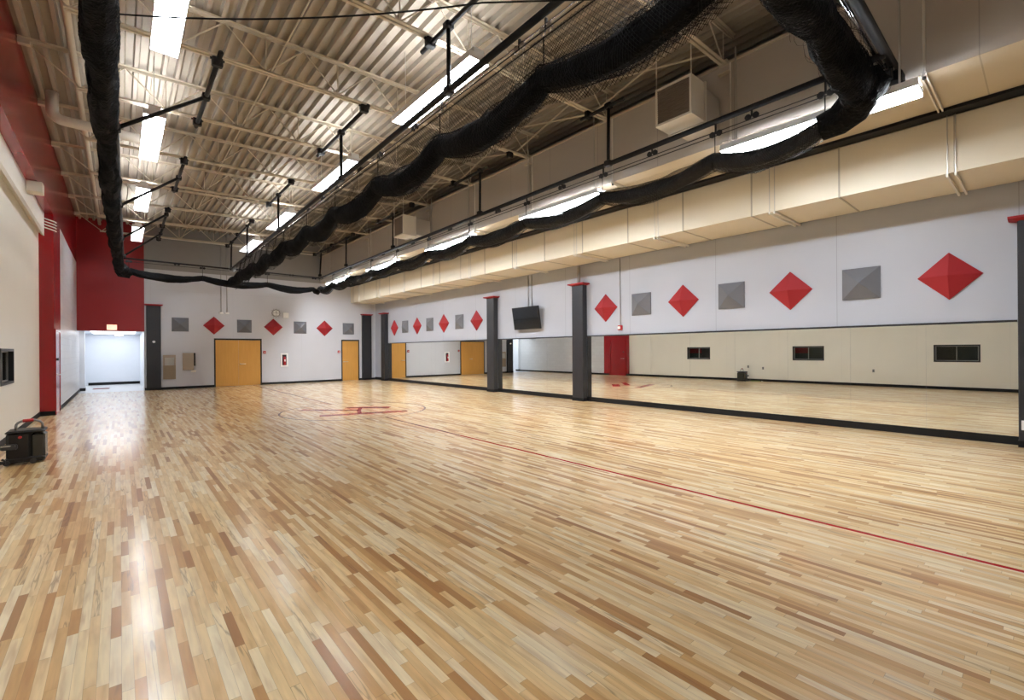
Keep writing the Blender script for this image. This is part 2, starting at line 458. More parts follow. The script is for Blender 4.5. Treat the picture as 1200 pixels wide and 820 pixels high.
# baseboards
BH = .10
b = MB(); b.box(W-.018, W, YB, FY, 0, .135); struct(b, 'baseboard_right', mt['black'])
b = MB(); b.box(1.33, 3.247, FY-.014, FY, 0, BH); b.box(5.18, 8.993, FY-.014, FY, 0, BH); b.box(9.967, 10.11, FY-.014, FY, 0, BH); b.box(10.62, W, FY-.014, FY, 0, BH); b.box(.79, .845, FY-.014, FY, 0, BH)
struct(b, 'baseboard_far', mt['black'])
b = MB(); b.box(XL, XL+.014, YB, YP, 0, .11); b.box(XL, XB+.014, YP-.014, YP, 0, .11); b.box(XB, XB+.014, 17.75, 26.1, 0, .10); b.box(XB, XB+.014, YP-.014, 16.5, 0, .11)
struct(b, 'baseboard_left', mt['black'])
b = MB(); b.box(XB+.1, .79, 30.33, 30.35, 0, .13); b.box(XB, XB+.175, 26.085, 26.1, 0, .12); b.box(XB+.16, XB+.175, 26.1, 26.4, 0, .12)
struct(b, 'baseboard_corridor', mt['black'])
# trim over the mirrors
b = MB(); b.box(W-.03, W, .34, 23.1, 1.965, 2.0); struct(b, 'trim_4', mt['dframe'])
# black bar along the soffit in front of the duct
b = MB(); b.box(9.27, 9.522, YB, FY, 5.05, 5.096); struct(b, 'trim_5', mt['black'])

# ------------------------------------------------------------------ wall mirrors
def mirror_run(y0, y1, n, where):
    w = (y1-y0)/n
    for k in range(n):
        a, c = y0+k*w+.0007, y0+(k+1)*w-.0007
        bb = MB(); bb.box(W-.012, W-.001, a, c, .137, 1.964)
        tag(build(bb, 'wall_mirror', mt['mirror']), where(k), 'mirror', 'mirror panels along the right wall')
ORDN = ['first', 'second', 'third', 'fourth', 'fifth', 'sixth', 'seventh', 'eighth', 'ninth', 'tenth']
mirror_run(.325, 9.216, 8, lambda k: 'tall wall mirror panel, %s to the left of the charcoal column at the right edge' % ORDN[k])
mirror_run(9.644, 13.576, 3, lambda k: 'wall mirror panel under the television, %s from the nearer charcoal column' % ORDN[k])
mirror_run(14.004, 22.936, 8, lambda k: 'wall mirror panel reflecting the oak doors, %s beyond the charcoal column left of the television' % ORDN[k])

# ------------------------------------------------------------------ charcoal columns with red caps
def column(x0, x1, y0, y1, cap, label, top=3.54):
    t = thing('block_column', label, 'column', ((x0+x1)/2, (y0+y1)/2, 0), 'charcoal columns with red caps')
    bb = MB(); bb.bevbox(x0, x1, y0, y1, .0, top, .012); build(bb, 'shaft', mt['dark'], t)
    cx0, cx1, cy0, cy1 = cap
    bb = MB(); bb.hexa([(x0, y0, top), (x1, y0, top), (x1, y1, top), (x0, y1, top), (cx0, cy0, top+.03), (cx1, cy0, top+.03), (cx1, cy1, top+.03), (cx0, cy1, top+.03)])
    bb.box(cx0, cx1, cy0, cy1, top+.03, top+.065)
    build(bb, 'cap', mt['red_tile'], t)
    bb = MB(); e = .006
    bb.box(x0-e, x1+(0 if x1 > W-.1 else e), y0-e, y1+(0 if y1 > FY-.1 else e), 0, .1); build(bb, 'base_trim', mt['black'], t)
    return t
cd = .22
for y0, y1, lb in ((-.12, .33, 'charcoal block column with red cap at the right edge, by the mirrors'),
                   (9.21, 9.65, 'tall charcoal block column with red cap standing right of the television'),
                   (13.57, 14.01, 'charcoal block column with red cap standing left of the television'),
                   (22.93, 23.37, 'charcoal block column on the mirror wall nearest the far corner')):
    column(W-cd, W-.0125, y0, y1, (W-cd-.09, W-.001, y0-.1, y1+.1), lb)
c_l = column(.845, 1.328, FY-.16, FY, (.78, 1.40, FY-.24, FY-.001), 'charcoal column on the end wall beside the bright corridor opening')
column(10.11, 10.62, FY-.16, FY, (10.05, 10.68, FY-.24, FY-.001), 'charcoal column on the end wall right of the single oak door')
b = MB(); b.disc((1.09, FY-.16, 2.03), (0, -1, 0), .05, .05, 16); b.disc((1.09, FY-.21, 2.03), (0, -1, 0), .03, .03, 12)
tag(build(b, 'alarm_strobe', mt['white'], loc=(1.09, FY-.16, 2.03)), 'small round white device on the charcoal column beside the corridor', 'alarm')
t = thing('column_outlet', 'white cover plate low on the charcoal column at the right edge', 'outlet', (W-cd-.012, .25, .27))
bb = MB(); bb.bevbox(W-cd-.013, W-cd-.0005, .20, .30, .27, .42, .003); build(bb, 'cover_plate', mt['white'], t)
bb = MB(); bb.box(W-cd-.016, W-cd-.013, .23, .27, .295, .33); build(bb, 'socket', mt['dgrey'], t)
b = MB(); b.tube([(W-.13, 9.43, 3.606), (W-.13, 9.43, 4.134)], .05, 14)
tag(build(b, 'riser_pipe', mt['grey_top'], smooth=True), 'short pale pipe rising from the red column cap up to the duct', 'pipe')

# ------------------------------------------------------------------ acoustic panels (pyramid faced)
def pyramid(kind, plane, c, label, group):
    """plane 'X' = on mirror wall, 'Y' = on end wall; c = centre (along, z)"""
    bb = MB(); d0, d1 = .025, .20
    if kind == 'd': h = .415; ring = [(-h, 0), (0, -h*.98), (h, 0), (0, h*.98)]
    else: h = .30; ring = [(-h, -h), (h, -h), (h, h), (-h, h)]
    def pt(u, v, d):
        return (W-d, c[0]-u, c[1]+v) if plane == 'X' else (c[0]+u, FY-d, c[1]+v)
    r0 = [pt(u, v, .001) for u, v in ring]; r1 = [pt(u, v, d0) for u, v in ring]
    bb.loft([r0, r1], False); bb.face((3, 2, 1, 0))
    k = len(bb.v); bb.v.append(pt(0, 0, d1))
    for i in range(4): bb.face((4+i, 4+(i+1) % 4, k))
    o = build(bb, 'acoustic_panel', mt['red_tile'] if kind == 'd' else mt['grey_tile'], loc=pt(0, 0, 0))
    tag(o, label, 'wall panel', group)
ZT = 2.795
for k, y in enumerate((1.13, 3.60, 6.055, 8.50)):
    pyramid('d', 'X', (y, ZT+.0), 'red diamond pyramid panel over the near mirrors, %s from the right edge' % ORDN[k], 'red diamond panels')
for k, y in enumerate((2.37, 4.845, 7.285)):
    pyramid('s', 'X', (y, ZT+.015), 'grey square pyramid panel over the near mirrors, %s from the right edge' % ORDN[k], 'grey square panels')
for k, y in enumerate((14.94, 17.39, 19.78, 22.19)):
    pyramid('d', 'X', (y, ZT-.02), 'red diamond panel on the mirror wall beyond the television, %s after the column' % ORDN[k], 'red diamond panels')
for k, y in enumerate((16.17, 18.6, 21.0)):
    pyramid('s', 'X', (y, ZT-.01), 'grey square panel on the mirror wall beyond the television, %s after the column' % ORDN[k], 'grey square panels')
for k, x in enumerate((3.25, 5.70, 8.13)):
    pyramid('d', 'Y', (x, ZT-.015), ('red diamond panel above the double oak doors', 'red diamond panel just under the wall clock', 'red diamond panel on the end wall between two grey squares')[k], 'red diamond panels')
for k, x in enumerate((2.01, 4.46, 6.93, 9.38)):
    pyramid('s', 'Y', (x, ZT-.01), ('leftmost grey square panel on the end wall, by the corridor column', 'grey square panel above the right leaf of the double oak doors', 'grey square panel on the end wall right of the clock', 'grey square panel over the single oak door')[k], 'grey square panels')

# ------------------------------------------------------------------ doors in the end wall
def door(name, x0, x1, leaves):
    bb = MB(); fw_ = .055; zt_ = 2.20
    bb.box(x0, x0+fw_, FY-.03, FY, 0, zt_); bb.box(x1-fw_, x1, FY-.03, FY, 0, zt_); bb.box(x0+fw_, x1-fw_, FY-.03, FY, zt_-.075, zt_)
    root = build(bb, name, mt['dframe'], loc=((x0+x1)/2, FY, 0)); root['kind'] = 'structure'
    a, c = x0+fw_, x1-fw_; w = (c-a)/leaves
    for k in range(leaves):
        lb = MB(); lb.box(a+k*w+.003, a+(k+1)*w-.003, FY-.02, FY-.001, .01, zt_-.078)
        lf = build(lb, 'door_leaf', mt['doorwood'], root)
        if leaves == 2 and k == 0: continue
        hx = a+k*w+.07
        hb = MB(); hb.disc((hx, FY-.02, 1.02), (0, -1, 0), .028, .02, 14); hb.tube([(hx, FY-.04, 1.02), (hx, FY-.07, 1.02), (hx+.03, FY-.075, 1.02), (hx+.22, FY-.075, 1.02)], .013, 8)
        build(hb, 'lever_handle', mt['steel'], lf, smooth=True)
    return root
door('door_1', 3.247, 5.18, 2)
door('door_2', 8.993, 9.967, 1)
# red steel door in the left pilaster
bb = MB(); bb.box(XB, XB+.03, 16.52, 16.58, 0, 2.2); bb.box(XB, XB+.03, 17.62, 17.68, 0, 2.2); bb.box(XB, XB+.03, 16.58, 17.62, 2.14, 2.2)
d3 = build(bb, 'door_3', mt['redg'], loc=(XB, 17.1, 0)); d3['kind'] = 'structure'
bb = MB(); bb.box(XB+.001, XB+.018, 16.583, 17.617, .01, 2.137); lf = build(bb, 'door_leaf', mt['redg'], d3)
bb = MB(); bb.disc((XB+.018, 16.66, 1.02), (1, 0, 0), .03, .02, 14); bb.tube([(XB+.038, 16.66, 1.02), (XB+.075, 16.66, 1.02), (XB+.08, 16.70, 1.02), (XB+.08, 16.84, 1.02)], .013, 8)
build(bb, 'lever_handle', mt['steel'], lf, smooth=True)
bb = MB(); bb.disc((XB+.018, 16.66, 1.42), (1, 0, 0), .035, .05, 16); build(bb, 'door_lock', mt['dframe'], lf, smooth=True)

# ------------------------------------------------------------------ windows in the cream wall
for k, (y0, y1) in enumerate(WIN):
    z0, z1 = 1.02, 1.66
    bb = MB(); f = .045
    bb.box(XL-.2, XL+.012, y0, y0+f, z0, z1); bb.box(XL-.2, XL+.012, y1-f, y1, z0, z1); bb.box(XL-.2, XL+.012, y0+f, y1-f, z0, z0+f); bb.box(XL-.2, XL+.012, y0+f, y1-f, z1-f, z1)
    wroot = build(bb, 'window_%d' % (k+1), mt['dframe'], loc=(XL, (y0+y1)/2, z0)); wroot['kind'] = 'structure'
    a, c, d, e = y0+f, y1-f, z0+f, z1-f; g = .022; xs = XL-.09
    bb = MB(); bb.box(xs, xs+.03, a, a+g, d, e); bb.box(xs, xs+.03, c-g, c, d, e); bb.box(xs, xs+.03, a+g, c-g, d, d+g); bb.box(xs, xs+.03, a+g, c-g, e-g, e); bb.box(xs, xs+.03, (a+c)/2-g/2, (a+c)/2+g/2, d+g, e-g)
    build(bb, 'sash_frame', mt['alu'], wroot)
    mid = (a+c)/2
    for (p, q) in ((a+g, mid-g/2), (mid+g/2, c-g)):
        bb = MB(); bb.box(xs+.01, xs+.016, p, q, d+g, e-g); build(bb, 'pane', mt['glass'], wroot)
    bb = MB(); bb.cur = 0
    bb.box(XL-.60, XL-.58, y0-.1, y1+.4, z0-.3, z1+.3)
    bb.box(XL-.6, XL-.2, y0-.12, y0-.1, z0-.3, z1+.3); bb.box(XL-.6, XL-.2, y1+.4, y1+.42, z0-.3, z1+.3); bb.box(XL-.6, XL-.2, y0-.1, y1+.4, z0-.32, z0-.3); bb.box(XL-.6, XL-.2, y0-.1, y1+.4, z1+.3, z1+.32)
    if k < 2:
        bb.cur = 1; bb.box(XL-.579, XL-.57, mid+.12, y1+.4, (z0+z1)/2, z1+.3)
    build(bb, 'view_box', [mt['glassd'], mt['glassr']], wroot)

# ------------------------------------------------------------------ small things on the end wall
def box_thing(name, x0, x1, z0, z1, d, mat, label, cat):
    bb = MB(); bb.box(x0, x1, FY-d, FY-.0005, z0, z1); return tag(build(bb, name, mat), label, cat)
t = thing('drinking_fountain', 'tan wall panel with a steel recess low beside the corridor column', 'drinking fountain', (1.62, FY, .45))
bb = MB(); bb.box(1.40, 1.84, FY-.03, FY-.0005, .43, 1.02); build(bb, 'lower_panel', mt['tan'], t)
bb = MB(); bb.box(1.40, 1.84, FY-.03, FY-.0005, 1.36, 1.47); bb.box(1.40, 1.46, FY-.03, FY-.0005, 1.02, 1.36); bb.box(1.78, 1.84, FY-.03, FY-.0005, 1.02, 1.36); build(bb, 'surround', mt['beige'], t)
bb = MB(); bb.box(1.46, 1.78, FY-.012, FY-.0005, 1.02, 1.36); bb.box(1.46, 1.78, FY-.10, FY-.012, 1.02, 1.05); bb.tube([(1.62, FY-.03, 1.05), (1.62, FY-.03, 1.16), (1.62, FY-.07, 1.18)], .012, 8); build(bb, 'steel_basin', mt['steel'], t)
t = thing('towel_dispenser', 'beige metal wall cabinet with a dark right side, left of the double doors', 'dispenser', (2.3, FY, .68))
bb = MB(); bb.bevbox(2.08, 2.48, FY-.07, FY-.001, .80, 1.55, .01); build(bb, 'cabinet_body', mt['beige'], t)
bb = MB(); bb.box(2.481, 2.545, FY-.06, FY-.001, .98, 1.55); build(bb, 'side_cover', mt['dframe'], t)
bb = MB(); bb.bevbox(2.38, 2.56, FY-.08, FY-.001, .70, .795, .008); build(bb, 'drip_tray', mt['offwhite'], t)
t = thing('extinguisher_cabinet', 'white framed fire extinguisher cabinet on the end wall between the oak doors', 'fire cabinet', (6.18, FY, .83))
bb = MB(); x0, x1, z0, z1 = 6.01, 6.35, .84, 1.50; f = .07
bb.box(x0, x0+f, FY-.03, FY-.0005, z0, z1); bb.box(x1-f, x1, FY-.03, FY-.0005, z0, z1); bb.box(x0+f, x1-f, FY-.03, FY-.0005, z0, z0+f); bb.box(x0+f, x1-f, FY-.03, FY-.0005, z1-f, z1); build(bb, 'cabinet_frame', mt['white'], t)
bb = MB(); bb.box(x0+f, x1-f, FY-.008, FY-.0005, z0+f, z1-f); build(bb, 'back_plate', mt['dgrey'], t)
bb = MB(); bb.tube([(6.18, FY-.07, .92), (6.18, FY-.07, .94), (6.18, FY-.07, 1.25), (6.18, FY-.07, 1.31), (6.18, FY-.07, 1.34)], [.05, .06, .06, .03, .025], 14); ex = build(bb, 'extinguisher', mt['redpl'], t, smooth=True)
bb = MB(); bb.box(6.15, 6.21, FY-.135, FY-.128, 1.10, 1.20); build(bb, 'paper_tag', mt['white'], ex)
bb = MB(); bb.box(6.14, 6.22, FY-.09, FY-.05, 1.34, 1.38); build(bb, 'valve_handle', mt['black'], ex)
t = thing('wall_clock', 'round wall clock in a pale cage above a red diamond panel', 'clock', (5.815, FY, 3.27))
bb = MB(); bb.disc((5.815, FY-.001, 3.46), (0, -1, 0), .185, .05, 32); build(bb, 'clock_case', mt['alu'], t)
bb = MB(); bb.disc((5.815, FY-.052, 3.46), (0, -1, 0), .15, .004, 32); build(bb, 'clock_face', mt['white'], t)
bb = MB(); bb.box(5.809, 5.821, FY-.062, FY-.057, 3.46, 3.56); bb.box(5.815, 5.90, FY-.066, FY-.062, 3.453, 3.467); build(bb, 'clock_hands', mt['black'], t)
bb = MB()
for s in (-1, 0, 1):
    o_ = .12*s
    bb.tube([(5.605, FY-.003, 3.46+o_), (5.615, FY-.10, 3.46+o_), (6.015, FY-.10, 3.46+o_), (6.025, FY-.003, 3.46+o_)], .006, 6)
    bb.tube([(5.815+o_, FY-.003, 3.25), (5.815+o_, FY-.10, 3.26), (5.815+o_, FY-.10, 3.66), (5.815+o_, FY-.003, 3.67)], .006, 6)
build(bb, 'wire_guard', mt['alu'], t)
t = thing('wall_speaker', 'small white box on the end wall right beside the clock', 'speaker', (6.25, FY, 3.25))
bb = MB(); bb.bevbox(6.12, 6.38, FY-.09, FY-.001, 3.24, 3.50, .012); build(bb, 'speaker_case', mt['white'], t)
for x, lb in ((5.30, 'small red alarm pull box right of the double oak doors'), (8.86, 'small red alarm pull box left of the single oak door')):
    t = thing('alarm_pull_station', lb, 'alarm box', (x, FY, 1.49))
    bb = MB(); bb.bevbox(x-.06, x+.06, FY-.05, FY-.001, 1.49, 1.62, .008); build(bb, 'alarm_case', mt['redpl'], t)
    bb = MB(); bb.box(x-.035, x+.035, FY-.06, FY-.05, 1.54, 1.565); build(bb, 'pull_bar', mt['white'], t)
for x, lb in ((3.53, 'left one of two thin conduits ending above the double doors'), (3.76, 'right one of two thin conduits ending above the double doors')):
    t = thing('conduit', lb, 'conduit', (x, FY, 3.33), 'conduits on the end wall')
    bb = MB(); bb.tube([(x, FY-.02, 3.40), (x, FY-.02, 6.9)], .014, 8); build(bb, 'tube', mt['alu'], t, smooth=True)
    bb = MB(); bb.bevbox(x-.075, x+.075, FY-.06, FY-.001, 3.32, 3.40, .01); build(bb, 'junction_box', mt['white'], t)
# exit signs
def exit_sign(x0, x1, z0, z1, y, label):
    t = thing('exit_sign', label, 'exit sign', ((x0+x1)/2, y, z0), 'exit signs')
    bb = MB(); bb.bevbox(x0, x1, y-.05, y-.001, z0, z1, .008); build(bb, 'sign_case', mt['exit'], t)
    h = (z1-z0)*.55; w = (x1-x0)*.15; zc = (z0+z1)/2-h/2; s = .022; yy = y-.054
    bb = MB(); xx = x0+(x1-x0)*.12; st = (x1-x0)*.2
    def seg(p, q):
        p = Vector((p[0], 0, p[1])); q = Vector((q[0], 0, q[1])); d = (q-p).normalized(); n = Vector((-d.z, 0, d.x))*s/2
        pts = [p-n, q-n, q+n, p+n]
        bb.hexa([(v.x, yy, v.z) for v in pts]+[(v.x, y-.05, v.z) for v in pts])
    # E X I T
    seg((xx, zc), (xx, zc+h)); [seg((xx, zc+h*k), (xx+w, zc+h*k)) for k in (.04, .5, .96)]; xx += st
    seg((xx, zc), (xx+w, zc+h)); seg((xx, zc+h), (xx+w, zc)); xx += st
    seg((xx+w/2, zc), (xx+w/2, zc+h)); xx += st
    seg((xx, zc+h*.96), (xx+w, zc+h*.96)); seg((xx+w/2, zc), (xx+w/2, zc+h))
    build(bb, 'sign_letters', mt['exit_t'], t)
exit_sign(-.39, -.08, 2.50, 2.71, FY, 'glowing exit sign on the red wall above the corridor opening')
exit_sign(-.16, .12, 2.30, 2.50, 26.2, 'second exit sign hanging under the corridor ceiling')
b = MB(); b.bevbox(-.9, -.35, 26.9, 27.5, 0, .012, .004); tag(build(b, 'floor_mat', mt['mat']), 'small red mat lying on the corridor floor', 'mat')
b = MB(); b.bevbox(-.95, .55, 24.95, 26.9, 2.500, 2.519, .004)
t = thing('corridor_light', 'white ceiling lamp just inside the corridor', 'ceiling light', (-.2, 25.45, 2.52), 'corridor lamps')
build(b, 'lamp_lens', mt['lens_c'], t)
b = MB(); b.bevbox(-1.0, .6, 24.9, 26.95, 2.505, 2.5195, .004); build(b, 'lamp_frame', mt['white'], t)
t2 = copy_tree(t); t2.location = (-.2, 28.4, 2.52); t2['label'] = 'white ceiling lamp deeper in the corridor, before its end wall'

# ------------------------------------------------------------------ television, alarm and conduit on the mirror wall
t = thing('television', 'black flat television tilted down on the wall between two charcoal columns', 'television', (W, 11.75, 2.27))
R = Matrix.Rotation(math.radians(-9), 4, 'Y'); c0 = Vector((W-.19, 11.80, 2.68))
def tvb(x0, x1, y0, y1, z0, z1, bb):
    pts = [R @ Vector((x, y, z))+c0 for z in (z0, z1) for (x, y) in ((x0, y0), (x1, y0), (x1, y1), (x0, y1))]
    bb.hexa(pts)
bb = MB(); tvb(-.02, .05, -.66, .66, -.39, .39, bb); build(bb, 'casing', mt['plastic'], t)
bb = MB(); tvb(-.024, -.02, -.64, .64, -.36, .375, bb); build(bb, 'screen', mt['screen'], t)
bb = MB(); bb.box(W-.16, W-.001, 11.55, 12.05, 2.55, 2.85); build(bb, 'wall_bracket', mt['black'], t)
for y, lb in ((11.86, 'left conduit running from the duct down to the television'), (11.68, 'right conduit running from the duct down to the television')):
    bb = MB(); bb.tube([(W-.02, y, 2.9), (W-.02, y, 4.175)], .012, 8); tag(build(bb, 'conduit', mt['alu'], smooth=True), lb, 'conduit', 'conduits above the television')
t = thing('fire_alarm', 'red fire alarm horn just above the mirror trim below a conduit', 'fire alarm', (W, 7.98, 2.1))
bb = MB(); bb.bevbox(W-.06, W-.001, 7.91, 8.05, 2.12, 2.26, .01); build(bb, 'alarm_case', mt['redpl'], t)
bb = MB(); bb.bevbox(W-.10, W-.06, 7.94, 8.02, 2.15, 2.23, .012); build(bb, 'alarm_strobe', mt['white'], t)
bb = MB(); bb.tube([(W-.015, 7.98, 2.262), (W-.015, 7.98, 4.175)], .012, 8); tag(build(bb, 'conduit', mt['grey_top'], smooth=True), 'thin grey conduit running up the wall from the red fire alarm', 'conduit')

# ------------------------------------------------------------------ big duct with seams, straps and hangers
t = thing('air_duct', 'long ivory rectangular air duct running under the soffit above the mirrors', 'air duct', (10.2, 10., 4.185))
XD = 9.523
bb = MB(); bb.box(XD, W-.06, YB+.02, FY-.003, 4.19, 5.04); build(bb, 'duct_body', mt['ivory'], t)
for k in range(19):
    y = -.54+1.455*k
    bb = MB(); bb.box(XD-.012, W-.05, y-.012, y+.012, 4.178, 5.05); build(bb, 'seam_flange', mt['flange'], t)
for k in range(10):
    y = .95+2.49*k
    bb = MB()
    for dy in (-.045, .045): bb.box(XD-.06, W-.03, y+dy-.014, y+dy+.014, 4.135, 4.176)
    build(bb, 'hanger_strut', mt['offwhite'], t)
    bb = MB()
    for dy in (-.045, .045): bb.tube([(XD-.03, y+dy, 4.12), (XD-.03, y+dy, 5.05)], .006, 6)
    build(bb, 'hanger_rod', mt['steel'], t)
for k in range(8):
    y = 1.04+2.46*k
    if k == 7: continue
    tt = thing('support_strut', 'slotted support strut bolted under the soffit, %s from the right edge' % ORDN[k], 'strut', (8.6, y, 5.05), 'struts under the soffit')
    bb = MB()
    for dy in (-.022, .022): bb.box(XU-.06, 9.28, y+dy-.009, y+dy+.009, 5.05, 5.093)
    build(bb, 'strut_channel', mt['offwhite'], tt)
    bb = MB(); bb.tube([(XU-.02, y, 5.04), (XU-.02, y, 6.42)], .016, 8); build(bb, 'hanger_rod', mt['offwhite'], tt)
    bb = MB(); bb.disc((XU-.02, y, 5.02), (0, 0, 1), .022, .03, 8); build(bb, 'rod_nut', mt['dframe'], tt)

# ------------------------------------------------------------------ joists
JY = [3.60+2.475*k for k in range(9)]
def make_joist(label, y0):
    t = thing('roof_joist', label, 'joist', (0, y0, 6.2), 'steel roof joists')
    def bar(bb, x0, x1, f, dz0, dz1, dy0, dy1):
        pts = [(x0, y0+dy0, f(x0)+dz0), (x1, y0+dy0, f(x1)+dz0), (x1, y0+dy1, f(x1)+dz0), (x0, y0+dy1, f(x0)+dz0),
               (x0, y0+dy0, f(x0)+dz1), (x1, y0+dy0, f(x1)+dz1), (x1, y0+dy1, f(x1)+dz1), (x0, y0+dy1, f(x0)+dz1)]
        bb.hexa(pts)
    bb = MB()
    for s in (-1, 1):
        a, c = (.014, .062) if s > 0 else (-.062, -.014)
        bar(bb, XB+.01, XU+.3, zt, -.012, -.004, a, c); bar(bb, XB+.01, XU+.3, zt, -.052, -.012, *((.014, .022) if s > 0 else (-.022, -.014)))
    build(bb, 'top_chord', mt['joist'], t)
    bb = MB()
    for s in (-1, 1):
        a, c = (.014, .062) if s > 0 else (-.062, -.014)
        bar(bb, -.55, XU-.02, zb, 0, .008, a, c); bar(bb, -.55, XU-.02, zb, .008, .048, *((.014, .022) if s > 0 else (-.022, -.014)))
    build(bb, 'bottom_chord', mt['joist'], t)
    bb = MB(); bar(bb, XB+.01, XB+.16, zt, -.11, -.052, -.05, .05); build(bb, 'bearing_seat', mt['joist'], t)
    bb = MB(); bar(bb, XU-.09, XU+.04, zb, -.006, .055, -.07, .07); build(bb, 'end_plate', mt['joist'], t)
    x = -.5; k = 0
    bb = MB(); bb.tube([(-.5, y0, zb(-.5)+.03), (XB+.1, y0, zt(XB)-.04)], .012, 6); build(bb, 'web_bar', mt['joist'], t)
    while x < XU-.3:
        x2 = min(x+1.2, XU-.06); xm = (x+x2)/2
        for (p, q) in ((x, xm), (x2, xm)):
            bb = MB(); bb.tube([(p, y0, zb(p)+.03), (q, y0, zt(q)-.035)], .012, 6); build(bb, 'web_bar', mt['joist'], t)
        bb = MB(); bb.tube([(x2, y0, zb(x2)+.03), (x2, y0, zt(x2)-.035)], .009, 6); build(bb, 'web_post', mt['joist'], t)
        x += 1.2
    return t
FROMN = ['nearest', 'second nearest', 'third nearest', 'fourth nearest', 'fifth nearest', 'fourth', 'third', 'second', 'last']
def jl(k):
    return ('cream open-web roof joist under the ribbed ceiling, %s to the viewer' % FROMN[k]) if k < 5 else ('cream open-web roof joist, %s before the end wall' % ['fourth', 'third', 'second', 'last'][k-5])
j0 = make_joist(jl(0), JY[0])
for k in range(1, 9):
    c = copy_tree(j0); c.location = (0, JY[k], 6.2); c['label'] = jl(k)
# bridging between joists: level rods and crossed braces near the upper wall
for x, lb in ((1.98, 'thin bridging rod tying the joists together above the left court half'),):
    bb = MB(); bb.tube([(x, JY[0]-.1, zb(x)+.06), (x, JY[-1]+.1, zb(x)+.06)], .010, 6)
    tag(build(bb, 'bridging_rod', mt['joist']), lb, 'rod')
for k in range(8):
    x = 7.45
    t = thing('cross_brace', 'pair of crossed braces between joists beside the upper wall, %s from the near end' % ORDN[k], 'brace', (x, (JY[k]+JY[k+1])/2, zb(x)), 'cross braces along the upper wall')
    for a, c in ((JY[k], JY[k+1]), (JY[k+1], JY[k])):
        bb = MB(); dx = .015 if a < c else -.015
        bb.tube([(x+dx, a+(.08 if a < c else -.08), zb(x)+.05), (x+dx, c-(.08 if a < c else -.08), zt(x)-.03)], .017, 6); build(bb, 'brace_bar', mt['joist'], t)
# posts embedded in the upper wall
for k, y in enumerate((3.585, 8.56, 13.5, 18.5)):
    t = thing('wall_post', 'pale steel post on the upper wall carrying a joist, %s from the near end' % ORDN[k], 'post', (XU, y, ZS), 'steel posts on the upper wall')
    bb = MB(); bb.box(XU-.03, XU-.0005, y-.065, y+.065, ZS+.01, 6.24); build(bb, 'post_shaft', mt['grey_up'], t)
    bb = MB(); bb.box(XU-.10, XU-.0005, y-.09, y+.09, 6.24, 6.27); build(bb, 'cap_plate', mt['joist'], t)
# pipes under the left edge of the deck
b = MB(); xp = -.585; b.tube([(xp, YB+.1, zt(xp)-.12), (xp, 14.3, zt(xp)-.12), (xp, 17.0, zt(xp)-.12), (xp, FY-.02, zt(xp)-.12)], .05, 14)
tag(build(b, 'ceiling_pipe', mt['joist'], smooth=True), 'long cream pipe running under the deck beside the red wall', 'pipe')
b = MB(); c0 = Vector((-1.0, 12.9, 6.50))
arc = [(-1.0, 12.9, 6.78), (-1.0, 12.9, 6.42)]
for k in range(1, 7):
    a = (PI/2)*k/6
    arc.append((-1.0+.16*(1-math.cos(a)), 12.9, 6.42-.16*math.sin(a)))
arc += [(-.42, 12.9, 6.25), (.35, 12.9, 6.235)]
b.tube(arc, .10, 18)
tag(build(b, 'drain_pipe', mt['offwhite'], smooth=True), 'thick white drain pipe with an elbow at the top of the red wall', 'pipe')
b = MB(); b.tube([(-.4, FY-.09, 6.44), (7.6, FY-.09, 6.52)], .035, 10); tag(build(b, 'header_pipe', mt['offwhite'], smooth=True), 'white pipe running across the end wall just under the deck', 'pipe')
# white stub under the red bulkhead and conduits round the pilaster
b = MB(); b.bevbox(XL+.1005, -1.19, 13.45, 13.75, 4.88, 5.099, .012); tag(build(b, 'stub_beam', mt['offwhite']), 'short white boxed beam end under the red bulkhead', 'beam')
for k in range(4):
    z = 4.97-.075*k; zc_ = 4.585-.03*k; xx = XL+.115
    bb = MB(); bb.tube([(xx, YB+.1, zc_), (xx, YP-.30, zc_), (XL+.06, YP-.22, zc_+.05), (XL+.06, YP-.06, z), (XL+.08, YP-.03, z+.01), (XB+.03, YP-.03, z-.06), (XB+.05, YP+.02, z-.07)], .014, 8)
    tag(build(bb, 'conduit', mt['offwhite'], smooth=True), 'pale conduit bending across the red pilaster, %s of four from the top' % ORDN[k], 'conduit', 'conduits along the cream wall')
for y, z, lb in ((9.58, .63, 'small outlet plate on the cream wall above the black cleaning machine'), (8.9, .57, 'small outlet plate on the cream wall between the machine and the middle window'), (4.68, .57, 'small outlet plate on the cream wall between the middle and nearest windows')):
    t = thing('wall_outlet', lb, 'outlet', (XL, y, z), 'outlets on the cream wall')
    bb = MB(); bb.bevbox(XL+.0005, XL+.012, y-.04, y+.04, z, z+.12, .003); build(bb, 'cover_plate', mt['alu'], t)
    bb = MB(); bb.box(XL+.012, XL+.015, y-.018, y+.018, z+.015, z+.05); bb.box(XL+.012, XL+.015, y-.018, y+.018, z+.07, z+.105); build(bb, 'socket', mt['dgrey'], t)

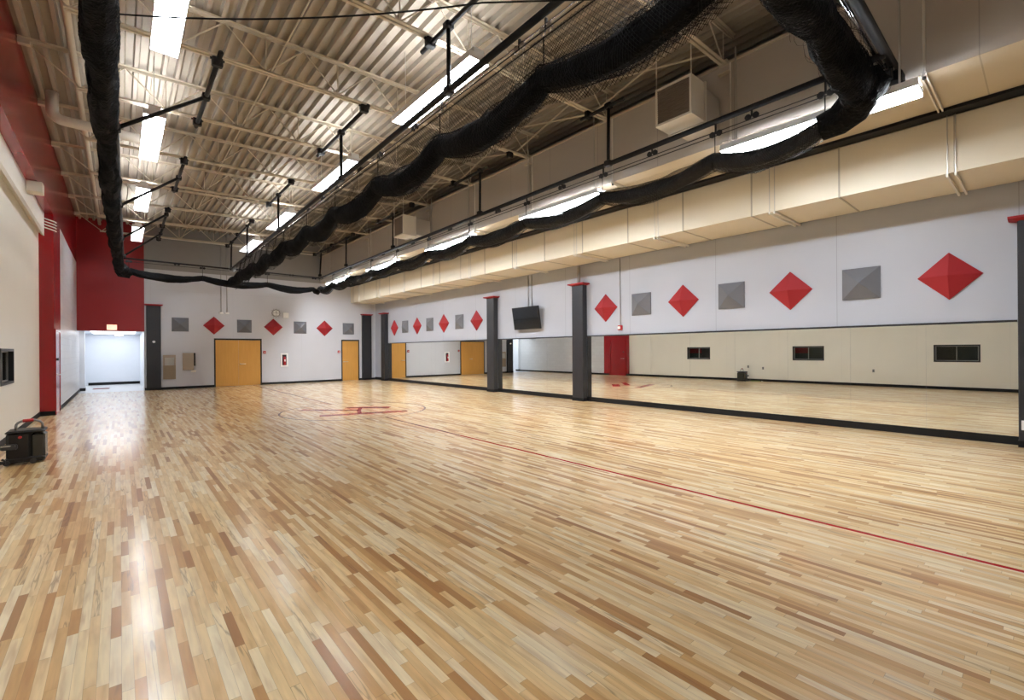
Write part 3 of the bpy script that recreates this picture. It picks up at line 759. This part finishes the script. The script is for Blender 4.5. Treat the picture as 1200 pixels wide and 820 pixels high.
# ------------------------------------------------------------------ lamps
def lamp(label, group, x0, x1, y, zl, lens, up, rods, uplens):
    L = 1.22; t = thing('strip_light', label, 'strip light', ((x0+x1)/2, y, zl), group)
    h = .055; m = (x0+x1)/2
    bb = MB()                                   # thin sheet housing open above and below
    lo = zl-.035 if up else zl+.012
    bb.box(x0, x0+.008, y-L, y+L, lo, zl+h); bb.box(x1-.008, x1, y-L, y+L, lo if up else zl-.035, zl+h if up else zl+.072)
    if not up: bb.box(x0, x1-.02, y-L, y+L, zl+.10, zl+.108); bb.box(x0, x0+.008, y-L, y+L, zl+h, zl+.10)
    bb.box(x0+.008, x1-.008, y-L, y-L+.008, lo, zl+h); bb.box(x0+.008, x1-.008, y+L-.008, y+L, lo, zl+h)
    bb.box(x0+.008, x1-.008, y-L+.008, y+L-.008, zl+.02, zl+.03)
    build(bb, 'housing', mt['white'], t)
    for a, c in ((x0+.012, m-.008), (m+.008, x1-.012)):
        bb = MB(); bb.bevbox(a, c, y-L+.02, y+L-.02, zl-.02 if up else zl-.03, zl+.018, .006); build(bb, 'lamp_lens', lens, t)
    if up:
        bb = MB()
        for k in range(17):
            yy = y-L+.12+k*(2*L-.24)/16; bb.box(x0+.009, x1-.009, yy-.002, yy+.002, zl-.05, zl-.021)
        build(bb, 'louver', mt['white'], t)
    if not up:
        bb = MB(); bb.box(x1-.10, x1-.06, y-L+.04, y+L-.04, zl+.031, zl+.040); build(bb, 'uplight_lens', uplens, t)
    if up:
        q0, q1 = m-.085, m+.085
        bb = MB(); bb.bevbox(q0+.02, q1-.02, y-L+.04, y+L-.04, zl+.032, zl+.045, .005); build(bb, 'uplight_lens', uplens, t)
        bb = MB()
        bb.box(q0, q0+.006, y-L+.02, y+L-.02, zl+.031, zl+.15); bb.box(q1-.006, q1, y-L+.02, y+L-.02, zl+.031, zl+.15)
        for k in range(12):
            yy = y-L+.02+k*(2*L-.046)/11; bb.box(q0+.006, q1-.006, yy, yy+.006, zl+.046, zl+.15)
        build(bb, 'uplight_baffle', mt['white'], t)
    for yy in (y-L+.2, y+L-.2):
        bb = MB(); bb.tube([(m, yy, zl+.05), (m, yy, rods)], .006 if up else .013, 6); bb.box(x0+.01, x1-.01, yy-.012, yy+.012, zl+h-.012, zl+h-.002); build(bb, 'hanger_rod', mt['steel'], t)
    return t
ZL = 5.75
LYS = [1.95, 6.75, 11.38, 16.05, 20.8]  # first lamp is out of view, added to light the near floor
for k, y in enumerate(LYS):
    lamp('bright strip light in the left row, %s' % ('unseen overhead near the viewer, added for extra light', 'nearest of those in view', 'second of those in view', 'third of those in view', 'smallest, beside the end wall')[k], 'strip lights of the left row', .33, .65, y, ZL, mt['lens'], True, zt(.5), mt['uplens'])
MYS = [1.75, 6.5, 11.05, 15.95, 20.4]  # leading entry is an unseen extra lamp, put in for more light
for k, y in enumerate(MYS):
    lamp('bright strip light in the middle row behind the black pipe, %s' % ('unseen, added for extra light', 'largest in view', 'second largest in view', 'third largest in view', 'smallest, near the end wall')[k], 'strip lights of the middle row', 3.76, 4.12, y, ZL, mt['lens'], True, zt(3.95), mt['uplens'])
RYS = [2.25, 7.2, 11.75, 16.4, 21.0]
for k, y in enumerate(RYS):
    lamp('bright strip light below the upper wall, %s' % ('nearest, partly hidden by the net bundle', 'second from the right', 'third from the right', 'fourth from the right', 'farthest, by the corner')[k], 'strip lights along the soffit', 7.42, 7.72, y, 4.76, mt['lens_r'], False, zb(7.6)+.02, mt['uplens_r'])

# ------------------------------------------------------------------ ventilation boxes
def vent_unit(y0, y1, label):
    t = thing('vent_unit', label, 'vent', (7.4, (y0+y1)/2, 5.3), 'ventilation boxes on the upper wall')
    x0, x1, z0, z1 = 6.90, 7.32, 5.31, 5.94; f = .035
    bb = MB(); bb.box(x0+.03, x1, y0, y1, z0, z1)
    bb.box(x0, x0+.03, y0, y0+f, z0, z1); bb.box(x0, x0+.03, y1-f, y1, z0, z1); bb.box(x0, x0+.03, y0+f, y1-f, z0, z0+f); bb.box(x0, x0+.03, y0+f, y1-f, z1-f, z1)
    build(bb, 'vent_case', mt['offwhite'], t)
    bb = MB(); bb.box(x0+.018, x0+.0295, y0+f, y1-f, z0+f, z1-f)
    n = 16
    for k in range(n):
        z = z0+f+(z1-z0-2*f)*(k+.5)/n; bb.box(x0+.006, x0+.018, y0+f, y1-f, z-.006, z+.006)
    build(bb, 'grille', mt['grille'], t)
    bb = MB(); bb.box(x1, x1+.04, y0-.02, y1+.02, z0-.02, z1+.02); build(bb, 'flange', mt['offwhite'], t)
    bb = MB(); bb.box(x1+.04, XU-.0005, y0+.03, y1-.03, z0+.05, z1-.05); build(bb, 'duct_collar', mt['grey_up'], t)
    for yy in (y0+.01, y1-.01):
        bb = MB(); bb.tube([(x0+.02, yy, z1), (x0+.02, yy, zt(x0))], .008, 6); build(bb, 'hanger_rod', mt['offwhite'], t)
vent_unit(3.67, 4.31, 'white ventilation box with square grille on the upper wall, larger nearer one')
vent_unit(13.40, 14.06, 'white ventilation box on the upper wall, smaller one near the far corner')

# ------------------------------------------------------------------ black batting-cage frame
XLr, XMr, XRr = .0, 3.60, 7.25
YN, YF, ZR = 1.32, 22.55, 5.19
t = thing('cage_frame', 'black pipe frame hung from the roof joists, carrying the gathered nets', 'pipe frame', (3.6, 12., ZR))
def rail(p, q, r=.045):
    bb = MB(); bb.tube([p, q], r, 12); return build(bb, 'rail', mt['pipe'], t, smooth=True)
def zM(y): return 5.36-.0125*y
def zR(y): return 5.22-.0075*y
rail((-.15, -1.5, ZR), (.10, YF, ZR)); rail((XMr, -1.5, zM(-1.5)), (3.60, YF, zM(YF))); rail((7.25, YN, zR(YN)), (7.25, YF, zR(YF)))
rail((-.1, YF, ZR-.06), (7.4, YF, ZR-.12), .032)
rail((3.6, YN, 5.25), (7.95, YN, 5.25), .055)
bb = MB(); bb.tube([(4.5, YN+.10, 5.30), (7.6, YN+.10, 5.27)], .030, 10); build(bb, 'winch_tube', mt['chrome'], t, smooth=True)
bb = MB(); bb.tube([(XMr+.05, -1.0, zM(-1)-.11), (XMr+.05, YF, zM(YF)-.08)], .014, 8); build(bb, 'winch_tube', mt['chrome'], t, smooth=True)
def clamp(bb, x, y, z):
    bb.bevbox(x-.075, x+.075, y-.05, y+.05, z-.05, z+.09, .012)
    bb.box(x-.10, x+.10, y-.02, y+.02, z+.05, z+.07)
def hanger(xb_, zbar, y0, y1, yd, xr, yr, clamps, ZR=5.19):
    bb = MB(); bb.tube([(xb_, y0, zbar), (xb_, y1, zbar)], .036, 10); hb = build(bb, 'hanger_bar', mt['pipe'], t, smooth=True)
    for c in clamps:
        bb = MB(); clamp(bb, xb_, c, zbar); build(bb, 'beam_clamp', mt['pipe'], hb)
    bb = MB(); bb.tube([(xb_, yd, zbar), (xr, yr, ZR)], .032, 10); build(bb, 'drop_pipe', mt['pipe'], t, smooth=True)
    for p in ((xb_, yd, zbar), (xr, yr, ZR)):
        bb = MB(); bb.bevbox(p[0]-.06, p[0]+.06, p[1]-.07, p[1]+.07, p[2]-.055, p[2]+.055, .015); build(bb, 'pipe_fitting', mt['pipe'], t)
pairs = [(JY[0], JY[1]), (JY[2], JY[3]), (JY[4], JY[5]), (JY[6], JY[7])]
for k, ((a, c), yd) in enumerate(zip(pairs, (5.57, 9.76, 14.84, 19.2))):
    hanger(3.60, zb(3.6)-.09, (a-.2), c+.25, yd, XMr, yd, (a, c), zM(yd))
    hanger(1.20, zb(1.2)-.09, (a-.35), c+.2, (5.3, 9.8, 14.8, 19.0)[k], -.13+.0105*yd, (5.3, 9.75, 14.8, 19.0)[k], (a, c))
    hanger(7.27, zb(7.27)-.09, max(a-.2, yd-.35), c+.2, yd, 7.25, yd, ((c,) if k == 0 else (a, c)))
hanger(3.62, zb(3.66)-.09, JY[7]+.3, JY[8]+.2, 22.45, 3.60, 22.45, (JY[8],), zM(22.4))
hanger(1.22, zb(1.2)-.09, JY[7]+.3, JY[8]+.2, 22.2, .14, 22.4, (JY[8],))
hanger(7.3, zb(7.3)-.09, JY[7]+.3, JY[8]+.2, 22.45, 7.25, 22.5, (JY[8],))
# end casting of the near rail
bb = MB(); bb.bevbox(7.70, 8.0, YN-.09, YN+.16, 5.02, 5.20, .03); bb.disc((7.55, YN-.02, 5.08), (0, 1, 0), .07, .12, 14); bb.disc((7.78, YN+.1, 5.0), (0, 1, 0), .06, .1, 14); build(bb, 'rail_bracket', mt['pipe'], t)
bb = MB(); bb.disc((7.50, YN+.03, 5.17), (0, 1, 0), .05, .04, 16); bb.disc((7.64, YN-.02, 5.20), (0, 1, 0), .05, .04, 16); build(bb, 'pulley', mt['chrome'], t, smooth=False)
bb = MB(); bb.bevbox(XMr-.06, XMr+.12, YF-.1, YF+.1, ZR-.25, ZR+.06, .02); bb.disc((XMr+.1, YF-.15, ZR-.15), (0, 1, 0), .06, .05, 14); build(bb, 'rail_bracket', mt['alu'], t)
TY_M = [1.5, 3.65, 5.83, 7.97, 10.17, 12.18, 14.3, 16.4, 18.5, 20.6]
TY_R = [1.95, 3.45, 5.69, 7.92, 10.2, 12.4, 14.5, 16.6, 18.7, 20.7]
TX_F = [.28, 2.6, 5.0, 7.0]
CZ = 5.06
CZR = 4.965
def cables(pts_list):
    for p, q in pts_list:
        bb = MB(); bb.tube([p, q], .008, 6); build(bb, 'lift_cable', mt['pipe'], t)
cables([((XMr+.02, -1., CZ), (3.66, YF, CZ)), ((XMr-.03, -1., CZ+.03), (3.60, YF, CZ+.03)),
        ((7.25, 1.6, CZR), (7.25, YF, CZR)), ((7.25, 1.6, CZR+.06), (7.25, YF, CZR+.06)),
        ((.1, YF, CZ-.05), (7.25, YF, CZ-.05))])
def pulley(x, y, z, axis, mat=None, ztop=5.1):
    bb = MB()
    for s in (-.035, .035):
        c = (x+(s if axis == 'Y' else 0), y, z) if False else (x, y+s*1.6, z) if axis == 'X' else (x+s*1.6, y, z)
        a = (1, 0, 0) if axis == 'X' else (0, 1, 0)
        bb.tube([Vector(c)-Vector(a)*.014, Vector(c)-Vector(a)*.006, Vector(c)+Vector(a)*.006, Vector(c)+Vector(a)*.014], [.045, .036, .036, .045], 14)
    pl = build(bb, 'pulley', mat or mt['pipe'], t)
    bb = MB(); bb.box(x-.012, x+.012, y-.012, y+.012, z, ztop); build(bb, 'pulley_hanger', mt['pipe'], pl)
for y in TY_M: pulley(XMr+.05, y, CZ+.10, 'X', mt['chrome'] if y < 6 else mt['pipe'], zM(y)-.03)
for y in TY_R: pulley(7.25, y, CZR+.03, 'X', None, zR(y)-.03)
for y in (2.9, 4.6, 6.8, 9.0, 11.2, 13.4, 15.6): pulley(7.25, y, CZR+.10, 'X', None, zR(y)-.03)
for y in (4.1, 6.65, 8.9, 11.1): pulley(XMr+.05, y, CZ+.12, 'X', mt['chrome'] if y < 5 else mt['pipe'], zM(y)-.03)
for x in TX_F: pulley(x, YF, CZ-.04, 'Y')
for x in (1.75, 4.2, 6.0): pulley(x, YF, CZ+.02, 'Y')

# ------------------------------------------------------------------ gathered nets
def smooth_noise(n, amp, step, rnd):
    k = [rnd.uniform(-amp, amp) for _ in range(n//step+3)]
    out = []
    for i in range(n):
        f = i/step; a = int(f); u = f-a; u = u*u*(3-2*u)
        out.append(k[a]*(1-u)+k[a+1]*u)
    return out
def bundle_mesh(path, rw, rh, seed, lump=.12, n=20):
    """path: list of points; a lumpy rope of gathered netting"""
    rnd = random.Random(seed); bb = MB(); m = len(path)
    ph = [smooth_noise(m, 1.2, 9, rnd) for _ in range(4)]; sc = smooth_noise(m, lump, 5, rnd); sw = smooth_noise(m, .05, 7, rnd)
    am = [rnd.uniform(.05, .11) for _ in range(4)]; fr = (2, 3, 5, 7)
    rings = []
    for i, p in enumerate(path):
        p = Vector(p)
        tn = (Vector(path[min(i+1, m-1)])-Vector(path[max(i-1, 0)])).normalized()
        side = tn.cross(Vector((0, 0, 1)))
        side.normalize(); up = side.cross(tn)
        rwi = rw[i] if isinstance(rw, list) else rw; rhi = rh[i] if isinstance(rh, list) else rh
        ring = []
        for k in range(n):
            a = 2*PI*k/n
            q = 1+sc[i]+sum(am[j]*math.sin(fr[j]*a+3*ph[j][i]+j) for j in range(4))+rnd.uniform(-.03, .03)
            ring.append(p+side*(rwi*q*math.cos(a)+sw[i]*.4)+up*(rhi*q*math.sin(a)))
        rings.append(ring)
    bb.loft(rings, True)
    return bb
def sag_path(ties, at, step=.1):
    """ties: parameter values; at(s) -> (x,y); z follows a catenary between ties"""
    out = []
    s0, s1 = ties[0], ties[-1]; n = max(4, int((s1-s0)/step))
    for i in range(n+1):
        s = s0+(s1-s0)*i/n
        for a, c in zip(ties[:-1], ties[1:]):
            if a-1e-6 <= s <= c+1e-6: u = (s-a)/(c-a); break
        out.append((s, 4*u*(1-u)))
    return out
def strands(bb, pt, s0, s1, top, bot, cell=.052, r=.0022):
    """diamond netting in a hanging sheet; pt(s, z) -> point; top(s), bot(s) heights"""
    n = int((s1-s0)/cell)
    for i in range(n):
        for sgn in (1, -1):
            s = s0+i*cell
            h = top(s)-bot(s); e = s+sgn*h
            if e < s0 or e > s1: continue
            m = max(2, int(h/.15)); pts = []
            for k in range(m+1):
                f = k/m; ss = s+(e-s)*f; pts.append(pt(ss, top(ss)*(1-f)+bot(ss)*f))
            bb.tube(pts, r, 3, False)
# middle curtain
def net(label, loc, ties, xy, zc, sag, rw, rh, seed, tie_top, tie_list, group='gathered cage nets', mat='net', loose=0):
    tt = thing('net_curtain', label, 'net', loc, group)
    sp = sag_path(ties, None)
    path = [(*xy(s), zc(s)-sag(s)*q) for s, q in sp]
    rws = [rw(s)*(.82+.25*q) for s, q in sp]; rhs = [rh(s)*(.80+.28*q) for s, q in sp]
    build(bundle_mesh(path, rws, rhs, seed), 'bundle', mt[mat], tt, smooth=True)
    if loose:
        build(wrap(path, [q*loose for q in rws], [q*loose for q in rhs], seed+1), 'loose_mesh', mt['strand'], tt)
    for s in tie_list:
        x, y = xy(s); z = zc(s); bb = MB()
        bb.tube([(x, y, tie_top), (x, y, z+rh(s)*.7)], .008, 6)
        w_, h_ = rw(s)*.9, rh(s)*.9
        bb.tube([(x+w_*math.cos(a)*abs(tx(xy, s)[1])+0, y+w_*math.cos(a)*abs(tx(xy, s)[0]), z+h_*math.sin(a)) for a in [2*PI*k/12 for k in range(13)]], .010, 6)
        build(bb, 'tie_cord', mt['strand'], tt)
    return tt, dict(sp)
def wrap(path, rw, rh, seed, turns=20, pitch=.55, r=.0022, amp=.10):
    """loose diamond netting wound round a bundle"""
    rnd = random.Random(seed); bb = MB(); pts = [Vector(p) for p in path]
    fine = []; 
    for a, c, ra, rc, ha, hc in zip(pts[:-1], pts[1:], rw[:-1], rw[1:], rh[:-1], rh[1:]):
        n = max(1, int((c-a).length/.05))
        for k in range(n):
            f = k/n; fine.append((a.lerp(c, f), ra*(1-f)+rc*f, ha*(1-f)+hc*f))
    d = 0.; cum = [0.]
    for k in range(1, len(fine)): d += (fine[k][0]-fine[k-1][0]).length; cum.append(d)
    lump = smooth_noise(len(fine), amp, 6, rnd)
    for sg in (1, -1):
        for q in range(turns):
            a0 = 2*PI*q/turns; line = []
            for k, (p, a, h) in enumerate(fine):
                t_ = (fine[min(k+1, len(fine)-1)][0]-fine[max(k-1, 0)][0]).normalized()
                sd = t_.cross(Vector((0, 0, 1))).normalized(); up = sd.cross(t_)
                an = a0+sg*2*PI*cum[k]/pitch
                e = 1+lump[k]+.06*math.sin(3*an+cum[k]*4)+rnd.uniform(-.03, .03)
                line.append(p+sd*a*e*math.cos(an)+up*h*e*math.sin(an))
            bb.tube(line, r, 3, False)
    return bb
def tx(xy, s):
    a = Vector(xy(s-.05)); c = Vector(xy(s+.05)); return (c-a).normalized()
def sheet(tt, ties, ptf, top, zc, sag, s0, s1, low=.12, r=.0022):
    def q(s):
        for a, c in zip(ties[:-1], ties[1:]):
            if a <= s <= c: u = (s-a)/(c-a); return 4*u*(1-u)
        return 0
    bb = MB(); strands(bb, ptf, s0, s1, lambda s: top, lambda s: zc(s)-sag(s)*q(s)-low, r=r)
    build(bb, 'mesh_sheet', mt['strand'], tt)
tiesM = [-.65]+TY_M+[22.3]
nm, _ = net('black net gathered in swags along the middle pipe, mesh hanging above it', (3.6, 11, 4.6), tiesM, lambda s: (3.61, s), lambda s: 4.60, lambda s: .21 if s < 18 else .14, lambda s: .145, lambda s: .155, 11, CZ, TY_M, loose=1.2)
sheet(nm, tiesM, lambda s, z: (3.60+.012*math.sin(s*7+z*9), s, z), CZ, lambda s: 4.60, lambda s: .21, .2, 21.5, low=.30)
sheet(nm, tiesM, lambda s, z: (3.68+.02*math.sin(s*5+z*7), s, z), CZ-.1, lambda s: 4.60, lambda s: .21, .2, 12, low=.26)
# right curtain
tiesR = TY_R+[22.4]
nr, _ = net('glossy black net gathered in swags along the right pipe in front of the soffit lights', (7.25, 12, 4.55), tiesR, lambda s: (7.22, s), lambda s: 4.55, lambda s: .17, lambda s: .12, lambda s: .122, 23, CZR, TY_R, mat='net_gloss', loose=1.36)
sheet(nr, tiesR, lambda s, z: (7.22, s, z), 4.66, lambda s: 4.58, lambda s: .17, 2., 22., low=.22, r=.0012)
# left curtain: thick, nearly straight
tiesL = [-1.2, 4., 9., 14., 19., 22.3]
nl, _ = net('thick black net bundle hanging along the left pipe beside the red wall', (0, 10, 4.6), tiesL, lambda s: (-.13+.0002*(max(s, 6)-6)**2.35, s), lambda s: 4.74-.006*max(0, s-10), lambda s: .06, lambda s: .122, lambda s: .18, 37, CZ, [5., 9.6, 14.2, 18.6], loose=1.08)
# far curtain
tiesF = [-.05]+TX_F+[7.25]
nf, _ = net('thin black net swagged across the end of the hall in front of the end wall', (3.6, YF, 4.5), tiesF, lambda s: (s, YF), lambda s: 4.66-.02*s, lambda s: .14, lambda s: .12, lambda s: .13, 41, CZ-.05, TX_F[:3])
# near curtain bundle, up close at the top right
def nxy(s): return (s, 1.50)
nn, _ = net('large black net bundle crossing the top right corner, close to the viewer', (6.2, 1.45, 4.8), [3.7, 5.5, 7.05], nxy, lambda s: 4.86-.045*max(0, s-5.5)**2, lambda s: .05, lambda s: .155, lambda s: .22, 53, CZ+.2, [4.2, 5.3, 6.2], loose=1.12)
bb = MB()
rr = random.Random(5)
for k in range(90):                       # loose loops of netting round the near bundle
    s = rr.uniform(5.2, 7.25); x, y = nxy(s); z = 4.84; a0 = rr.uniform(0, 2*PI); da = rr.uniform(1., 2.4); R0 = rr.uniform(.19, .25)
    bb.tube([(x+.25*f*rr.uniform(.5, 1), y+R0*math.cos(a0+da*f), z+R0*1.1*math.sin(a0+da*f)) for f in [i/6 for i in range(7)]], .0018, 3, False)
build(bb, 'net_loop', mt['strand'], nn)
# corner where the near and right bundles meet
cp = [(6.95, 1.48, 4.80), (7.1, 1.52, 4.74), (7.2, 1.62, 4.66), (7.23, 1.8, 4.58), (7.23, 2.0, 4.55)]
build(bundle_mesh(cp, [.22, .21, .19, .17, .15], [.24, .22, .2, .18, .16], 61), 'corner_bundle', mt['net'], nn, smooth=True)
cp = [(.13, 21.9, 4.66), (.13, 22.2, 4.62), (.16, 22.42, 4.58), (.3, 22.54, 4.58)]
build(bundle_mesh(cp, .15, .17, 67), 'corner_bundle', mt['net'], nl, smooth=True)
cp = [(3.62, 22.2, 4.58), (3.62, 22.4, 4.53), (3.66, 22.55, 4.50)]
build(bundle_mesh(cp, .15, .17, 71), 'corner_bundle', mt['net'], nm, smooth=True)
# slack rope between left and middle rails
b = MB(); pts = [(.0+2.75*u, 6.15-2.5*u, 5.02-.10*4*u*(1-u)) for u in [i/24 for i in range(25)]]
pts += [(3.6, 2.95, 5.06)]
b.tube(pts, .009, 6); tag(build(b, 'slack_rope', mt['strand']), 'thin black rope strung between the left net and the middle pipe', 'rope')

# ------------------------------------------------------------------ black cleaning machine on the floor
t = thing('carpet_cleaner', 'black portable cleaning machine with red-gripped handle on the floor by the cream wall', 'cleaning machine', (-1.02, 9.62, 0))
x0, x1, y0, y1 = -1.24, -.83, 9.48, 9.83
bb = MB(); bb.bevbox(x0+.02, x1-.14, y0, y1, .05, .455, .03); build(bb, 'body', mt['plastic'], t)
bb = MB(); bb.bevbox(x1-.15, x1, y0+.01, y1-.01, .06, .42, .025); build(bb, 'water_tank', mt['tank'], t)
bb = MB(); bb.bevbox(x0+.01, x1+.004, y0-.01, y1+.01, .43, .475, .02); build(bb, 'lid', mt['plastic'], t)
bb = MB(); bb.bevbox(x0+.0, x1, y0-.012, y1+.01, .025, .10, .02); build(bb, 'base', mt['plastic'], t)
bb = MB(); hy = (y0+y1)/2
arc = [(x0+.10+.0*k, hy, .47) for k in (0,)]+[(x0+.10, hy, .53)]+[(x0+.20-.10*math.cos(PI/2*k/5), hy, .53+.07*math.sin(PI/2*k/5)) for k in range(1, 6)]+[(x1-.14+.10*math.sin(PI/2*k/5), hy, .53+.07*math.cos(PI/2*k/5)) for k in range(0, 6)]+[(x1-.04, hy, .47)]
bb.tube(arc, .016, 10); hd = build(bb, 'handle', mt['alu'], t, smooth=True)
bb = MB(); bb.tube([(x0+.17, hy, .598), (x1-.13, hy, .602)], .022, 10); build(bb, 'grip', mt['redpl'], hd, smooth=True)
bb = MB(); bb.bevbox(x0-.03, x0+.14, y0-.05, y0-.0, .22, .30, .015); bb.tube([(x0-.03, y0-.03, .28), (x0+.12, y0-.055, .28)], .012, 8); build(bb, 'hose_holder', mt['dgrey'], t)
bb = MB(); bb.box(x0-.02, x0+.12, y0-.058, y0-.05, .272, .288); build(bb, 'silver_strip', mt['steel'], t)
bb = MB(); bb.disc((x0+.16, y0-.001, .385), (0, -1, 0), .02, .006, 16); build(bb, 'power_button', mt['redpl'], t)
for xx in (x0+.05, x1-.10):
    for yy in (y0-.02, y1-.01):
        bb = MB(); bb.disc((xx-.02, yy+.0, .035), (0, 1, 0), .035, .03, 16); build(bb, 'wheel', mt['dgrey'], t, smooth=False)
bb = MB(); pts = []
for k in range(40):
    a = k/39*2*PI*2.2; pts.append((x0+.0+.04*math.cos(a)-.02, y0-.09-.0+.02*math.sin(a), .04+.10*k/39*.5+.03*math.sin(a*.5)))
bb.tube(pts, .014, 8); build(bb, 'hose', mt['plastic'], t, smooth=True)
b = MB(); pts = [(-1.30-.20*u, 9.36-.35*u+.04*math.sin(u*7), .016) for u in [i/20 for i in range(21)]]
b.tube(pts, .014, 8); tag(build(b, 'garden_hose', mt['green'], smooth=True), 'short green hose lying on the floor left of the cleaning machine', 'hose')
b = MB(); pts = [(-1.49+.28*u, 8.93-.12*u+.03*math.sin(u*9), .010) for u in [i/20 for i in range(21)]]
b.tube(pts, .009, 8); tag(build(b, 'power_cord', mt['offwhite'], smooth=True), 'pale cord lying on the floor in front of the green hose', 'cord')

# ------------------------------------------------------------------ camera, world, view
cam = bpy.data.cameras.new('camera'); co = bpy.data.objects.new('camera', cam); COL.objects.link(co)
f, yaw, pitch, roll = 538.64, .706535, .000495, -.00704
fw = Vector((math.sin(yaw)*math.cos(pitch), math.cos(yaw)*math.cos(pitch), math.sin(pitch)))
r = Vector((math.cos(yaw), -math.sin(yaw), 0)); u = r.cross(fw)
r2 = math.cos(roll)*r+math.sin(roll)*u; u2 = -math.sin(roll)*r+math.cos(roll)*u
co.matrix_world = Matrix(((r2.x, u2.x, -fw.x, 0), (r2.y, u2.y, -fw.y, 0), (r2.z, u2.z, -fw.z, 1.57), (0, 0, 0, 1)))
cam.sensor_width = 36; cam.sensor_fit = 'HORIZONTAL'; cam.lens = f*36/1200; cam.clip_start = .05; cam.clip_end = 200
S.camera = co
w = bpy.data.worlds.new('world'); S.world = w; w.use_nodes = True
w.node_tree.nodes['Background'].inputs[0].default_value = (.05, .05, .05, 1); w.node_tree.nodes['Background'].inputs[1].default_value = .2
vs = S.view_settings
vs.view_transform = 'Standard'; vs.look = 'None'; vs.gamma = 1; vs.use_curve_mapping = False; vs.exposure = 0.24
S.cycles.max_bounces = 10; S.cycles.diffuse_bounces = 6; S.cycles.glossy_bounces = 5
S.cycles.use_denoising = True
S.cycles.sample_clamp_indirect = 6
S.cycles.caustics_reflective = True
